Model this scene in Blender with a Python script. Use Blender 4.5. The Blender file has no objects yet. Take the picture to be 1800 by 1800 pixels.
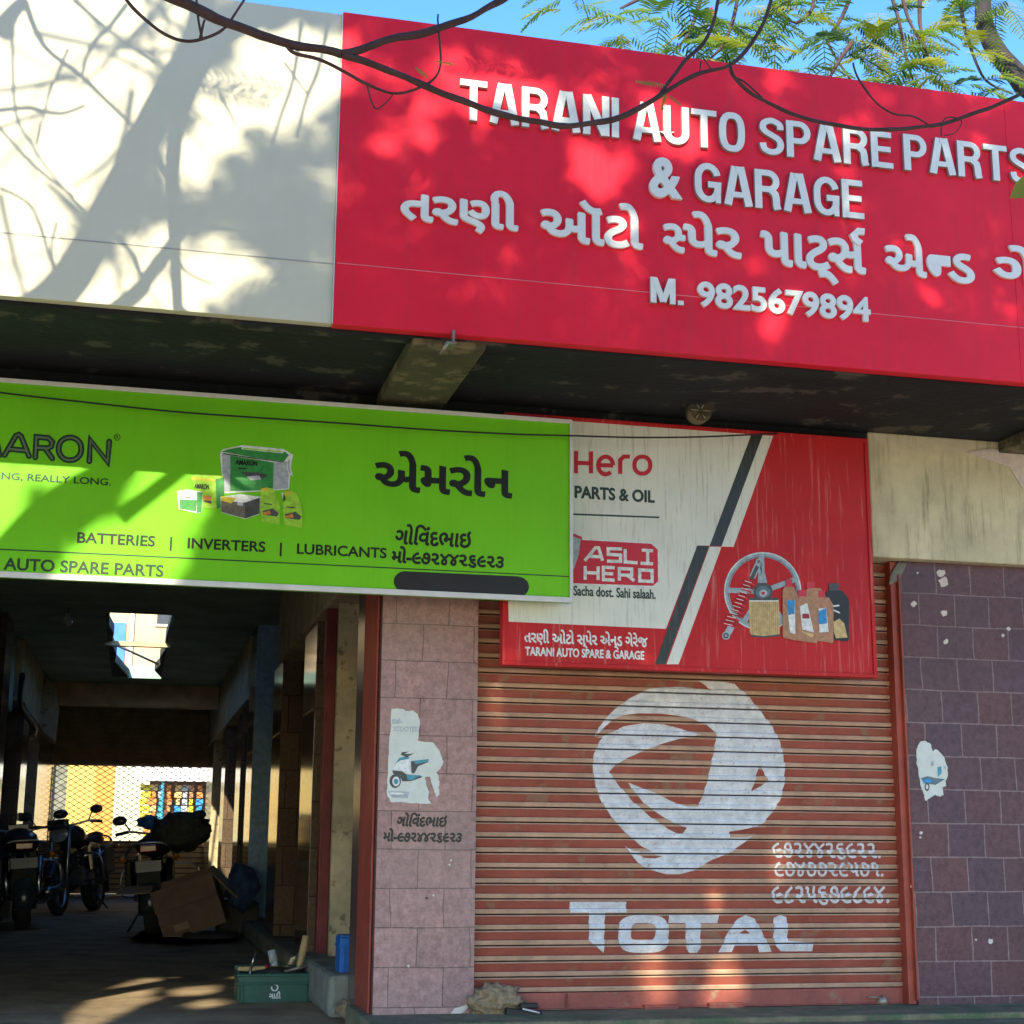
import bpy, bmesh, math, random
from mathutils import Vector, Matrix, noise
from mathutils.geometry import tessellate_polygon
R = math.radians
random.seed(7)
C = bpy.context.collection
S = bpy.context.scene

# ------------------------------------------------------------------ camera, sky, sun
EYE = 1.25                                   # eye height over the street
FPX, YAW, PITCH, ROLL = 2696.08, 0.237170, 0.2114008, 0.0079550
_cy, _sy = math.cos(YAW), math.sin(YAW)
FWD = Vector((_sy*math.cos(PITCH), _cy*math.cos(PITCH), math.sin(PITCH)))
_r = Vector((_cy, -_sy, 0)); _u = _r.cross(FWD)
RIGHT = _r*math.cos(ROLL) + _u*math.sin(ROLL)
UP = RIGHT.cross(FWD)
cam = bpy.data.cameras.new('camera'); cam.sensor_width = 36; cam.lens = FPX/1800*36
cam.clip_end = 600; cam.clip_start = .05
co = bpy.data.objects.new('camera', cam); C.objects.link(co)
M = Matrix((RIGHT, UP, -FWD)).transposed().to_4x4(); M.translation = (0, 0, EYE)
co.matrix_world = M; S.camera = co

SUN_D = Vector((.3, 1, -.53)).normalized()   # the way the light travels
elev = math.asin(-SUN_D.z); azim = math.atan2(-SUN_D.x, -SUN_D.y)
W = bpy.data.worlds.new('World'); S.world = W; W.use_nodes = True
nt = W.node_tree; bg = nt.nodes['Background']
sk = nt.nodes.new('ShaderNodeTexSky'); sk.sky_type = 'NISHITA'; sk.sun_disc = False
sk.sun_elevation = elev; sk.sun_rotation = azim; sk.air_density = 1.0; sk.dust_density = .3; sk.ozone_density = 3.0
hs = nt.nodes.new('ShaderNodeHueSaturation'); hs.inputs['Saturation'].default_value = 1.24; hs.inputs['Hue'].default_value = .506
nt.links.new(sk.outputs[0], hs.inputs['Color']); nt.links.new(hs.outputs[0], bg.inputs[0]); bg.inputs[1].default_value = .15
sl = bpy.data.lights.new('sun', 'SUN'); sl.energy = 2.9; sl.angle = R(.5); sl.color = (1, .89, .66)
so = bpy.data.objects.new('sun', sl); C.objects.link(so)
so.rotation_euler = SUN_D.to_track_quat('-Z', 'Y').to_euler(); so.location = (-3, -20, 15)
S.view_settings.view_transform = 'Standard'; S.view_settings.look = 'None'
S.view_settings.exposure = 1.6; S.view_settings.gamma = 1
S.cycles.max_bounces = 10; S.cycles.diffuse_bounces = 5

# ------------------------------------------------------------------ helpers
def ray(x, y): return FWD + RIGHT*((x-900)/FPX) - UP*((y-900)/FPX)
def PY(x, y, Y): d = ray(x, y); d = d*(Y/d.y); return Vector((d.x, d.y, d.z+EYE))
def PZ(x, y, z): d = ray(x, y); d = d*((z-EYE)/d.z); return Vector((d.x, d.y, z))

def tag(o, label=None, cat=None, group=None, kind=None):
    if label: o['label'] = label
    if cat: o['category'] = cat
    if group: o['group'] = group
    if kind: o['kind'] = kind
    return o
def thing(name, label, cat, loc=(0, 0, 0), rz=0, group=None):
    o = bpy.data.objects.new(name, None); C.objects.link(o); o.empty_display_size = .1
    o.location = loc; o.rotation_euler = (0, 0, rz)
    return tag(o, label, cat, group)
def copy_tree(o, parent=None):
    c = o.copy(); C.objects.link(c)
    if parent: c.parent = parent
    for ch in list(o.children): copy_tree(ch, c)
    return c

class MB:
    def __init__(s): s.v = []; s.f = []; s.m = []; s.mats = []; s.smooth = []
    def mi(s, mat):
        if mat not in s.mats: s.mats.append(mat)
        return s.mats.index(mat)
    def add(s, vs, fs, mat, sm=False):
        b = len(s.v); s.v += [tuple(v) for v in vs]; k = s.mi(mat)
        for f in fs: s.f.append([b+i for i in f]); s.m.append(k); s.smooth.append(sm)
    def box(s, a, b, mat, T=None):
        x0, y0, z0 = a; x1, y1, z1 = b
        vs = [Vector(p) for p in ((x0,y0,z0),(x1,y0,z0),(x1,y1,z0),(x0,y1,z0),(x0,y0,z1),(x1,y0,z1),(x1,y1,z1),(x0,y1,z1))]
        if T: vs = [T @ v for v in vs]
        s.add(vs, [(3,2,1,0),(4,5,6,7),(0,1,5,4),(1,2,6,5),(2,3,7,6),(3,0,4,7)], mat)
    def poly(s, pts, mat): s.add(pts, [list(range(len(pts)))], mat)
    def pxpoly(s, px, Y, mat): s.poly([PY(x, y, Y) for x, y in px], mat)
    def prism(s, pts, dy, mat):                      # front polygon in an xz plane, pushed back by dy
        n = len(pts); b = [Vector((p[0], p[1]+dy, p[2])) for p in pts]
        s.add(list(pts)+b, [list(range(n)), list(range(2*n-1, n-1, -1))]+[(i, n+i, n+(i+1) % n, (i+1) % n) for i in range(n)], mat)
    def tube(s, pts, rad, mat, n=8, cap=True):
        pts = [Vector(p) for p in pts]; N = len(pts)
        if not hasattr(rad, '__len__'): rad = [rad]*N
        vs = []; ref = Vector((.13, .21, .97)); fs = []
        for i, p in enumerate(pts):
            t = (pts[min(i+1, N-1)]-pts[max(i-1, 0)]).normalized()
            if abs(t.dot(ref)) > .98: ref = Vector((.97, .1, .2))
            a = t.cross(ref).normalized(); b = a.cross(t)
            for k in range(n):
                th = 2*math.pi*k/n; vs.append(p+(a*math.cos(th)+b*math.sin(th))*rad[i])
        for i in range(N-1):
            for k in range(n): fs.append((i*n+k, i*n+(k+1) % n, (i+1)*n+(k+1) % n, (i+1)*n+k))
        if cap: fs.append(list(range(n-1, -1, -1))); fs.append(list(range((N-1)*n, N*n)))
        s.add(vs, fs, mat, True)
    def lathe(s, prof, mat, T=None, n=24):           # profile (r, h) round local z
        vs = []; fs = []
        for r, h in prof:
            for k in range(n): th = 2*math.pi*k/n; vs.append(Vector((r*math.cos(th), r*math.sin(th), h)))
        if T: vs = [T @ v for v in vs]
        for i in range(len(prof)-1):
            for k in range(n): fs.append((i*n+k, i*n+(k+1) % n, (i+1)*n+(k+1) % n, (i+1)*n+k))
        s.add(vs, fs, mat, True)
    def loft(s, rings, mat, cap=True, sm=True):
        n = len(rings[0]); vs = [p for r in rings for p in r]; fs = []
        for i in range(len(rings)-1):
            for k in range(n): fs.append((i*n+k, i*n+(k+1) % n, (i+1)*n+(k+1) % n, (i+1)*n+k))
        if cap: fs.append(list(range(n-1, -1, -1))); fs.append(list(range((len(rings)-1)*n, len(rings)*n)))
        s.add(vs, fs, mat, sm)
    def mesh(s, name):
        me = bpy.data.meshes.new(name); me.from_pydata(s.v, [], s.f)
        for m in s.mats: me.materials.append(m)
        me.polygons.foreach_set('material_index', s.m); me.polygons.foreach_set('use_smooth', s.smooth); me.update()
        return me
    def build(s, name, parent=None, bevel=0, **kw):
        o = bpy.data.objects.new(name, s.mesh(name)); C.objects.link(o)
        if parent: o.parent = parent
        if bevel:
            b = o.modifiers.new('bevel', 'BEVEL'); b.width = bevel; b.segments = 2; b.limit_method = 'ANGLE'; b.angle_limit = R(40)
        return tag(o, **kw)

def catmull(pts, k=5):
    pts = [Vector(p) for p in pts]; out = []
    for i in range(len(pts)-1):
        p0 = pts[max(i-1, 0)]; p1 = pts[i]; p2 = pts[i+1]; p3 = pts[min(i+2, len(pts)-1)]
        for j in range(k):
            t = j/k
            out.append(.5*((2*p1)+(p2-p0)*t+(2*p0-5*p1+4*p2-p3)*t*t+(3*p1-p0-3*p2+p3)*t**3))
    out.append(pts[-1]); return out

# ------------------------------------------------------------------ materials
def newmat(name):
    m = bpy.data.materials.new(name); m.use_nodes = True
    n = m.node_tree.nodes; return m, n, m.node_tree.links, n['Principled BSDF']
def col4(c): return (c[0], c[1], c[2], 1)
def mat(name, c, rough=.6, var=.18, scale=5, bump=0, bscale=60, streak=None, samt=.5, spots=None, metal=0, spec=.4, strscale=(28, 28, 1.3), thr=.52):
    m, n, L, P = newmat(name)
    tc = n.new('ShaderNodeTexCoord')
    no = n.new('ShaderNodeTexNoise'); no.inputs['Scale'].default_value = scale; no.inputs['Detail'].default_value = 8; no.inputs['Roughness'].default_value = .65
    L.new(tc.outputs['Object'], no.inputs['Vector'])
    rp = n.new('ShaderNodeValToRGB'); rp.color_ramp.elements[0].position = .3; rp.color_ramp.elements[1].position = .7
    rp.color_ramp.elements[0].color = col4([x*(1-var) for x in c]); rp.color_ramp.elements[1].color = col4([min(1, x*(1+var)) for x in c])
    L.new(no.outputs['Fac'], rp.inputs['Fac']); out = rp.outputs[0]
    if streak:
        mp = n.new('ShaderNodeMapping'); mp.inputs['Scale'].default_value = strscale; L.new(tc.outputs['Object'], mp.inputs[0])
        n2 = n.new('ShaderNodeTexNoise'); n2.inputs['Scale'].default_value = 1; n2.inputs['Detail'].default_value = 6; n2.inputs['Roughness'].default_value = .7
        L.new(mp.outputs[0], n2.inputs['Vector'])
        r2 = n.new('ShaderNodeValToRGB'); r2.color_ramp.elements[0].position = thr; r2.color_ramp.elements[1].position = thr+.16
        r2.color_ramp.elements[1].color = (samt, samt, samt, 1); L.new(n2.outputs['Fac'], r2.inputs['Fac'])
        mx = n.new('ShaderNodeMixRGB'); mx.inputs[2].default_value = col4(streak); L.new(r2.outputs[0], mx.inputs[0]); L.new(out, mx.inputs[1]); out = mx.outputs[0]
    if spots:                                        # (colour, scale, threshold, amount)
        sc, ss, th, am = spots
        n3 = n.new('ShaderNodeTexNoise'); n3.inputs['Scale'].default_value = ss; n3.inputs['Detail'].default_value = 5; n3.inputs['Roughness'].default_value = .6
        L.new(tc.outputs['Object'], n3.inputs['Vector'])
        r3 = n.new('ShaderNodeValToRGB'); r3.color_ramp.elements[0].position = th; r3.color_ramp.elements[1].position = min(1, th+.06)
        r3.color_ramp.elements[1].color = (am, am, am, 1); L.new(n3.outputs['Fac'], r3.inputs['Fac'])
        mx = n.new('ShaderNodeMixRGB'); mx.inputs[2].default_value = col4(sc); L.new(r3.outputs[0], mx.inputs[0]); L.new(out, mx.inputs[1]); out = mx.outputs[0]
    L.new(out, P.inputs['Base Color'])
    P.inputs['Roughness'].default_value = rough; P.inputs['Metallic'].default_value = metal; P.inputs['Specular IOR Level'].default_value = spec
    if bump:
        nb = n.new('ShaderNodeTexNoise'); nb.inputs['Scale'].default_value = bscale; nb.inputs['Detail'].default_value = 6; L.new(tc.outputs['Object'], nb.inputs['Vector'])
        b = n.new('ShaderNodeBump'); b.inputs['Strength'].default_value = bump; b.inputs['Distance'].default_value = .01
        L.new(nb.outputs['Fac'], b.inputs['Height']); L.new(b.outputs[0], P.inputs['Normal'])
    return m
def tilemat(name, axis, c1, c2, mortar, w, h, msize, rough, ox=0, oz=0, dirt=None, offset=.5, spec=.22):
    m, n, L, P = newmat(name)
    tc = n.new('ShaderNodeTexCoord'); sp = n.new('ShaderNodeSeparateXYZ'); L.new(tc.outputs['Object'], sp.inputs[0])
    cb = n.new('ShaderNodeCombineXYZ'); L.new(sp.outputs[axis], cb.inputs[0]); L.new(sp.outputs['Z'], cb.inputs[1])
    mp = n.new('ShaderNodeMapping'); mp.inputs['Location'].default_value = (ox, oz, 0); L.new(cb.outputs[0], mp.inputs[0])
    # slightly hand-laid joints
    wn = n.new('ShaderNodeTexNoise'); wn.inputs['Scale'].default_value = 3; L.new(mp.outputs[0], wn.inputs['Vector'])
    wm = n.new('ShaderNodeVectorMath'); wm.operation = 'MULTIPLY_ADD'; wm.inputs[1].default_value = (.03, .012, 0); L.new(wn.outputs['Color'], wm.inputs[0]); L.new(mp.outputs[0], wm.inputs[2])
    br = n.new('ShaderNodeTexBrick'); br.offset = offset; br.inputs['Scale'].default_value = 1; br.inputs['Brick Width'].default_value = w; br.inputs['Row Height'].default_value = h
    br.inputs['Mortar Size'].default_value = msize; br.inputs['Mortar Smooth'].default_value = .1; br.inputs['Bias'].default_value = 0
    br.inputs['Color1'].default_value = col4(c1); br.inputs['Color2'].default_value = col4(c2); br.inputs['Mortar'].default_value = col4(mortar)
    L.new(wm.outputs[0], br.inputs['Vector'])
    no = n.new('ShaderNodeTexNoise'); no.inputs['Scale'].default_value = 38; no.inputs['Detail'].default_value = 8; no.inputs['Roughness'].default_value = .75; L.new(tc.outputs['Object'], no.inputs['Vector'])
    rp = n.new('ShaderNodeValToRGB'); rp.color_ramp.elements[0].position = .35; rp.color_ramp.elements[1].position = .7
    rp.color_ramp.elements[0].color = (.62, .62, .62, 1); rp.color_ramp.elements[1].color = (1.25, 1.25, 1.25, 1); L.new(no.outputs['Fac'], rp.inputs['Fac'])
    mx = n.new('ShaderNodeMixRGB'); mx.blend_type = 'MULTIPLY'; mx.inputs[0].default_value = 1; L.new(br.outputs['Color'], mx.inputs[1]); L.new(rp.outputs[0], mx.inputs[2]); out = mx.outputs[0]
    n2 = n.new('ShaderNodeTexNoise'); n2.inputs['Scale'].default_value = 2.2; n2.inputs['Detail'].default_value = 6; L.new(tc.outputs['Object'], n2.inputs['Vector'])
    r2 = n.new('ShaderNodeValToRGB'); r2.color_ramp.elements[0].position = .45; r2.color_ramp.elements[1].position = .75; r2.color_ramp.elements[1].color = (.4, .4, .4, 1); L.new(n2.outputs['Fac'], r2.inputs['Fac'])
    mx = n.new('ShaderNodeMixRGB'); mx.inputs[2].default_value = col4(dirt or [x*.5 for x in c1]); L.new(r2.outputs[0], mx.inputs[0]); L.new(out, mx.inputs[1]); out = mx.outputs[0]
    L.new(out, P.inputs['Base Color']); P.inputs['Roughness'].default_value = rough; P.inputs['Specular IOR Level'].default_value = spec
    b = n.new('ShaderNodeBump'); b.inputs['Strength'].default_value = .35; b.inputs['Distance'].default_value = .004; b.invert = True
    L.new(br.outputs['Fac'], b.inputs['Height']); L.new(b.outputs[0], P.inputs['Normal'])
    return m

m_white_panel = mat('white_panel', (.61, .58, .43), .5, .04, 3, spots=((.12, .12, .1), 22, .76, .6), streak=(.5, .48, .4), samt=.12)
m_red_panel = mat('red_panel', (.8, .02, .045), .5, .09, 3, spec=.15, spots=((.35, .1, .1), 40, .77, .4), streak=(.42, .05, .06), samt=.25)
m_letter = mat('letter_white', (.76, .76, .68), .4, .05, 12)
m_letter_edge = mat('letter_edge', (.3, .3, .28), .6, .1, 12)
m_seam = mat('panel_seam', (.75, .16, .18), .7)
m_seam2 = mat('panel_seam_grey', (.33, .33, .3), .7)
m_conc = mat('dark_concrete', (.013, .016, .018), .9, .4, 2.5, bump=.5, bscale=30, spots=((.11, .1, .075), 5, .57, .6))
m_conc2 = mat('bracket_concrete', (.085, .08, .045), .9, .4, 4, bump=.6, bscale=25, spots=((.24, .19, .11), 8, .55, .6))
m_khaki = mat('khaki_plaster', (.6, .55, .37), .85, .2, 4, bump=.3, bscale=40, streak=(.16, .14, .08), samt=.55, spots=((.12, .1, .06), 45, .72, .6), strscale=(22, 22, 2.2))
m_khaki_dim = mat('aged_plaster', (.46, .39, .25), .9, .35, 5, bump=.4, bscale=30, spots=((.08, .06, .04), 14, .6, .6))
m_grey_plaster = mat('grey_plaster', (.2, .21, .17), .95, .35, 7, bump=.9, bscale=35)
m_ceil = mat('soot_ceiling', (.32, .46, .36), .9, .35, 2, bump=.3, bscale=30)
m_beamwood = mat('beam_plaster', (.6, .44, .25), .85, .3, 3, bump=.3, bscale=30)
m_rolled = mat('rolled_slats', (.5, .4, .27), .6, .3, 4)
m_blue_paint = mat('blue_paint', (.28, .48, .72), .6, .3, 18, bump=.4, bscale=40, spots=((.03, .06, .1), 30, .62, .8))
m_plinth = mat('mossy_cement', (.17, .145, .085), .95, .4, 9, bump=.9, bscale=40, spots=((.09, .13, .06), 6, .52, .8))
m_floor = mat('earth_floor', (.34, .25, .15), .9, .4, 3, bump=.7, bscale=18, spots=((.1, .08, .055), 1.6, .56, .55))
m_street = mat('street_dust', (.48, .37, .25), .95, .25, 1.5, bump=.5, bscale=12)
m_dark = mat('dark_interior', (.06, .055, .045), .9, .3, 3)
m_redpost = mat('red_oxide_paint', (.33, .06, .036), .5, .25, 7, spots=((.12, .05, .03), 18, .64, .7))
m_brownpost = mat('dark_red_post', (.16, .022, .02), .5, .25, 7)
m_slat = mat('slat_paint', (.3, .082, .056), .62, .28, 5, bump=.15, bscale=30, spots=((.24, .17, .11), 8, .6, .6), streak=(.2, .11, .07), samt=.5, strscale=(6, 6, 16), spec=.2)
m_lip = mat('dusty_slat_lip', (.44, .27, .175), .75, .25, 9, spots=((.33, .13, .08), 12, .64, .5))
m_slot = mat('slat_slot', (.02, .01, .008), .9)
m_rail = mat('bottom_rail_paint', (.28, .072, .05), .6, .3, 6, bump=.4, bscale=40, spots=((.24, .2, .12), 7, .6, .7))
m_shutter_white = mat('painted_white', (.6, .61, .62), .65, .22, 22, spots=((.3, .17, .14), 60, .61, .6), streak=(.36, .27, .24), samt=.5, strscale=(5, 5, 30), thr=.55)
m_steel = mat('worn_steel', (.3, .27, .22), .5, .3, 20, metal=.6)
m_black = mat('black_paint', (.012, .013, .014), .45, .3, 8)
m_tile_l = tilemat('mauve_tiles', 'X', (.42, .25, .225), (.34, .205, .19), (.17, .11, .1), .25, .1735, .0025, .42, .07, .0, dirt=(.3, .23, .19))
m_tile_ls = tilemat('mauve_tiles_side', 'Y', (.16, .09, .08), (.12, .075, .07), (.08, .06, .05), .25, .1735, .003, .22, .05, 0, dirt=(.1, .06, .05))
m_tile_r = tilemat('purple_tiles', 'X', (.14, .062, .064), (.105, .062, .078), (.25, .175, .17), .2, .1665, .0035, .38, .0, -.028)
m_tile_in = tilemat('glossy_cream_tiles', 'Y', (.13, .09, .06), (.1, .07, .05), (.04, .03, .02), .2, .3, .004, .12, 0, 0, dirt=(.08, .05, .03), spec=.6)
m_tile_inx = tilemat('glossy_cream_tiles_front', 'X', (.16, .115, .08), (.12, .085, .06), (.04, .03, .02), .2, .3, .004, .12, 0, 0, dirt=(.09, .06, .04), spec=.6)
m_green = mat('green_print', (.165, .56, .014), .4, .1, 1.1, spec=.2, streak=(.05, .2, .02), samt=.08, spots=((.03, .1, .01), 70, .75, .7))
m_green_ink = mat('dark_green_ink', (.012, .04, .022), .4)
m_green_ink2 = mat('black_ink', (.008, .01, .009), .4, .1)
m_inline = mat('inline_ink', (.3, .42, .24), .4)
m_alu = mat('pale_frame', (.62, .63, .6), .4, .1, 8)
m_hero_red = mat('weathered_red_print', (.5, .018, .022), .5, .1, 4, spec=.2, streak=(.66, .3, .26), samt=.5, strscale=(46, 46, 2.2), thr=.565)
m_hero_white = mat('weathered_white_print', (.69, .71, .63), .4, .07, 4, streak=(.26, .23, .15), samt=.5, strscale=(80, 80, 4.5), thr=.54)
m_hero_black = mat('weathered_black_print', (.022, .028, .024), .4, .2, 4, streak=(.2, .17, .14), samt=.4, strscale=(60, 60, 2))
m_hero_ink = mat('red_ink', (.55, .012, .03), .4, .1, 6)
m_line_ink = mat('line_ink', (.02, .05, .04), .5)
def flat(name, c, rough=.45): return mat(name, c, rough, .3, 42)
m_p_white = flat('print_white', (.68, .72, .7)); m_p_grey = flat('print_grey', (.36, .4, .44)); m_p_dgrey = flat('print_dark_grey', (.06, .065, .065))
m_p_lgreen = flat('print_lime', (.3, .58, .04)); m_p_mgreen = flat('print_mid_green', (.03, .24, .05)); m_p_yellow = flat('print_yellow', (.55, .45, .03))
m_p_tan = flat('print_tan', (.4, .2, .1)); m_p_gold = flat('print_gold', (.58, .42, .17)); m_p_golddk = flat('print_gold_dark', (.28, .18, .06))
m_p_blue = flat('print_blue', (.02, .25, .55)); m_p_dred = flat('print_dark_red', (.3, .01, .015)); m_p_teal = flat('print_teal', (.05, .28, .36)); m_p_orange = flat('print_orange', (.6, .22, .05))
m_p_amber = flat('print_batt_grey', (.14, .13, .1)); m_p_steel = flat('print_steel', (.3, .38, .42)); m_p_dsteel = flat('print_dark_steel', (.1, .16, .19))
m_paper = mat('torn_paper', (.62, .66, .6), .8, .08, 20, bump=.3, bscale=40)
m_putty = mat('white_putty', (.62, .55, .5), .9, .15, 30)
m_bark = mat('tree_bark', (.045, .036, .036), .9, .4, 14, bump=.8, bscale=40)
m_twig = mat('twig_bark', (.085, .05, .05), .85, .35, 12, bump=.5, bscale=60)
m_tyre = mat('tyre_rubber', (.03, .031, .03), .75, .3, 12); m_bike = mat('bike_paint', (.03, .042, .05), .22, .2, 6); m_seat = mat('bike_seat', (.03, .03, .03), .6)
m_chrome = mat('bike_metal', (.4, .4, .4), .3, .1, 10, metal=1); m_engine = mat('bike_engine', (.08, .08, .08), .5, .3, 10, metal=.5)
m_redlens = mat('red_lens', (.3, .01, .01), .15); m_lens = mat('clear_lens', (.35, .38, .4), .08); m_amberl = mat('amber_lens', (.5, .17, .02), .2); m_plate = mat('plate_white', (.35, .36, .35), .5)
m_card = mat('cardboard', (.19, .125, .09), .85, .2, 6); m_card_in = mat('cardboard_inside', (.5, .33, .19), .85, .2, 6); m_tape = mat('brown_tape', (.32, .22, .15), .35)
m_crate = mat('crate_green', (.012, .085, .065), .45, .2, 10); m_crate_b = mat('crate_blue', (.01, .13, .45), .4, .2, 10)
m_cloth_b = mat('blue_cloth', (.03, .06, .14), .85, .5, 14, bump=.5, bscale=30); m_cloth_d = mat('dark_cloth', (.05, .055, .05), .8, .5, 16, bump=.6, bscale=30)
m_burlap = mat('burlap', (.26, .19, .11), .95, .4, 30, bump=1, bscale=60)
m_wood = mat('bare_wood', (.5, .36, .17), .7, .2, 10)
def leafmat(name, c, tr):
    m, n, L, P = newmat(name)
    tc = n.new('ShaderNodeTexCoord'); no = n.new('ShaderNodeTexNoise'); no.inputs['Scale'].default_value = 3; L.new(tc.outputs['Object'], no.inputs['Vector'])
    rp = n.new('ShaderNodeValToRGB'); rp.color_ramp.elements[0].position = .3; rp.color_ramp.elements[1].position = .7
    rp.color_ramp.elements[0].color = col4([x*.6 for x in c]); rp.color_ramp.elements[1].color = col4([x*1.4 for x in c]); L.new(no.outputs['Fac'], rp.inputs['Fac'])
    L.new(rp.outputs[0], P.inputs['Base Color']); P.inputs['Roughness'].default_value = .5
    t = n.new('ShaderNodeBsdfTranslucent'); t.inputs[0].default_value = col4(tr); mx = n.new('ShaderNodeMixShader'); mx.inputs[0].default_value = .35
    L.new(P.outputs[0], mx.inputs[1]); L.new(t.outputs[0], mx.inputs[2]); L.new(mx.outputs[0], n['Material Output'].inputs[0]); return m
m_leaf = leafmat('leaf_green', (.085, .17, .025), (.32, .5, .05)); m_leaf_y = leafmat('leaf_yellow', (.3, .33, .02), (.65, .62, .04)); m_leaf_d = leafmat('leaf_dark', (.02, .06, .025), (.06, .14, .04))

# ------------------------------------------------------------------ lettering
_tc = {}
def text_geo(s, off=0, ext=0):
    k = (s, off, ext)
    if k in _tc: return _tc[k]
    c = bpy.data.curves.new('t', 'FONT'); c.body = s; c.size = 1; c.offset = off; c.extrude = ext; c.resolution_u = 4
    o = bpy.data.objects.new('t', c); C.objects.link(o); dg = bpy.context.evaluated_depsgraph_get()
    me = bpy.data.meshes.new_from_object(o.evaluated_get(dg))
    v = [tuple(x.co) for x in me.vertices]; f = [list(p.vertices) for p in me.polygons]
    bpy.data.objects.remove(o); bpy.data.curves.remove(c); bpy.data.meshes.remove(me)
    _tc[k] = (v, f); return v, f
def cut_right(v, f, frac):
    """drop everything right of the given fraction of the width (the half form of a consonant)"""
    bm = bmesh.new(); vs = [bm.verts.new(p) for p in v]
    for q in f:
        try: bm.faces.new([vs[i] for i in q])
        except ValueError: pass
    x0 = min(p[0] for p in v); x1 = max(p[0] for p in v); x = x0+(x1-x0)*frac
    bmesh.ops.bisect_plane(bm, geom=bm.verts[:]+bm.edges[:]+bm.faces[:], plane_co=(x, 0, 0), plane_no=(1, 0, 0), clear_outer=True)
    bm.verts.index_update(); r = ([tuple(p.co) for p in bm.verts], [[p.index for p in q.verts] for q in bm.faces]); bm.free(); return r
def fit_rect(xl, xr, xref, yt, yb, Y):
    a = PY(xl, (yt+yb)/2, Y).x; b = PY(xr, (yt+yb)/2+(xr-xref)*.07, Y).x
    return a, b, PY(xref, yb, Y).z, PY(xref, yt, Y).z
def put_geo(mb, geo, rect, y, mat, depth_scale=1, shear=0):
    v, f = geo; x0 = min(p[0] for p in v); x1 = max(p[0] for p in v); z0 = min(p[1] for p in v); z1 = max(p[1] for p in v)
    X0, X1, Z0, Z1 = rect; sx = (X1-X0)/(x1-x0); sz = (Z1-Z0)/(z1-z0)
    vs = []
    for p in v:
        zz = Z0+(p[1]-z0)*sz
        vs.append((X0+(p[0]-x0)*sx+shear*(zz-Z0), y-p[2]*depth_scale, zz))
    mb.add(vs, f, mat)
def put_text(mb, s, rect, y, mat, off=0, bold=0, shear=0):
    put_geo(mb, text_geo(s, off), rect, y, mat, 1, shear)
    if bold:
        for i, (dx, dz) in enumerate(((bold, 0), (-bold, 0), (0, bold), (0, -bold))):
            put_geo(mb, text_geo(s, off), (rect[0]+dx, rect[1]+dx, rect[2]+dz, rect[3]+dz), y-.00015*(i+1), mat, 1, shear)
def islands(v, f):
    par = list(range(len(v)))
    def find(a):
        while par[a] != a: par[a] = par[par[a]]; a = par[a]
        return a
    pos = {}
    for i, p in enumerate(v):
        k = tuple(round(c, 5) for c in p)
        if k in pos: par[find(i)] = find(pos[k])
        else: pos[k] = i
    for q in f:
        for i in q[1:]: par[find(i)] = find(q[0])
    g = {}
    for q in f: g.setdefault(find(q[0]), []).append(q)
    out = []
    for fs in g.values():
        ids = sorted({i for q in fs for i in q}); mp = {i: k for k, i in enumerate(ids)}
        out.append(([v[i] for i in ids], [[mp[i] for i in q] for q in fs]))
    return sorted(out, key=lambda a: min(p[0] for p in a[0]))

def ribbon2d(pts, w, closed=False):
    pts = [Vector((p[0], p[1])) for p in pts]; n = len(pts); L = []; Rr = []
    ws = w if hasattr(w, '__len__') else [w]*n
    for i, p in enumerate(pts):
        a = pts[(i-1) % n] if (closed or i > 0) else None; b = pts[(i+1) % n] if (closed or i < n-1) else None
        d1 = (p-a).normalized() if a is not None else None; d2 = (b-p).normalized() if b is not None else None
        if d1 is None: d1 = d2
        if d2 is None: d2 = d1
        n1 = Vector((-d1.y, d1.x)); n2 = Vector((-d2.y, d2.x)); m = n1+n2
        m = m.normalized() if m.length > 1e-6 else n1
        k = min(1/max(m.dot(n1), .35), 2.2)
        L.append(p+m*(ws[i]/2*k)); Rr.append(p-m*(ws[i]/2*k))
    return L, Rr
def arc(cx, cz, rx, rz, a0, a1, n=14): return [(cx+rx*math.cos(R(a0+(a1-a0)*i/n)), cz+rz*math.sin(R(a0+(a1-a0)*i/n))) for i in range(n+1)]
def superring(cx, cz, rx, rz, e=.62, n=36):
    out = []
    for i in range(n):
        t = 2*math.pi*i/n; c, s_ = math.cos(t), math.sin(t)
        out.append((cx+rx*math.copysign(abs(c)**e, c), cz+rz*math.copysign(abs(s_)**e, s_)))
    return out
SW = .165
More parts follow.
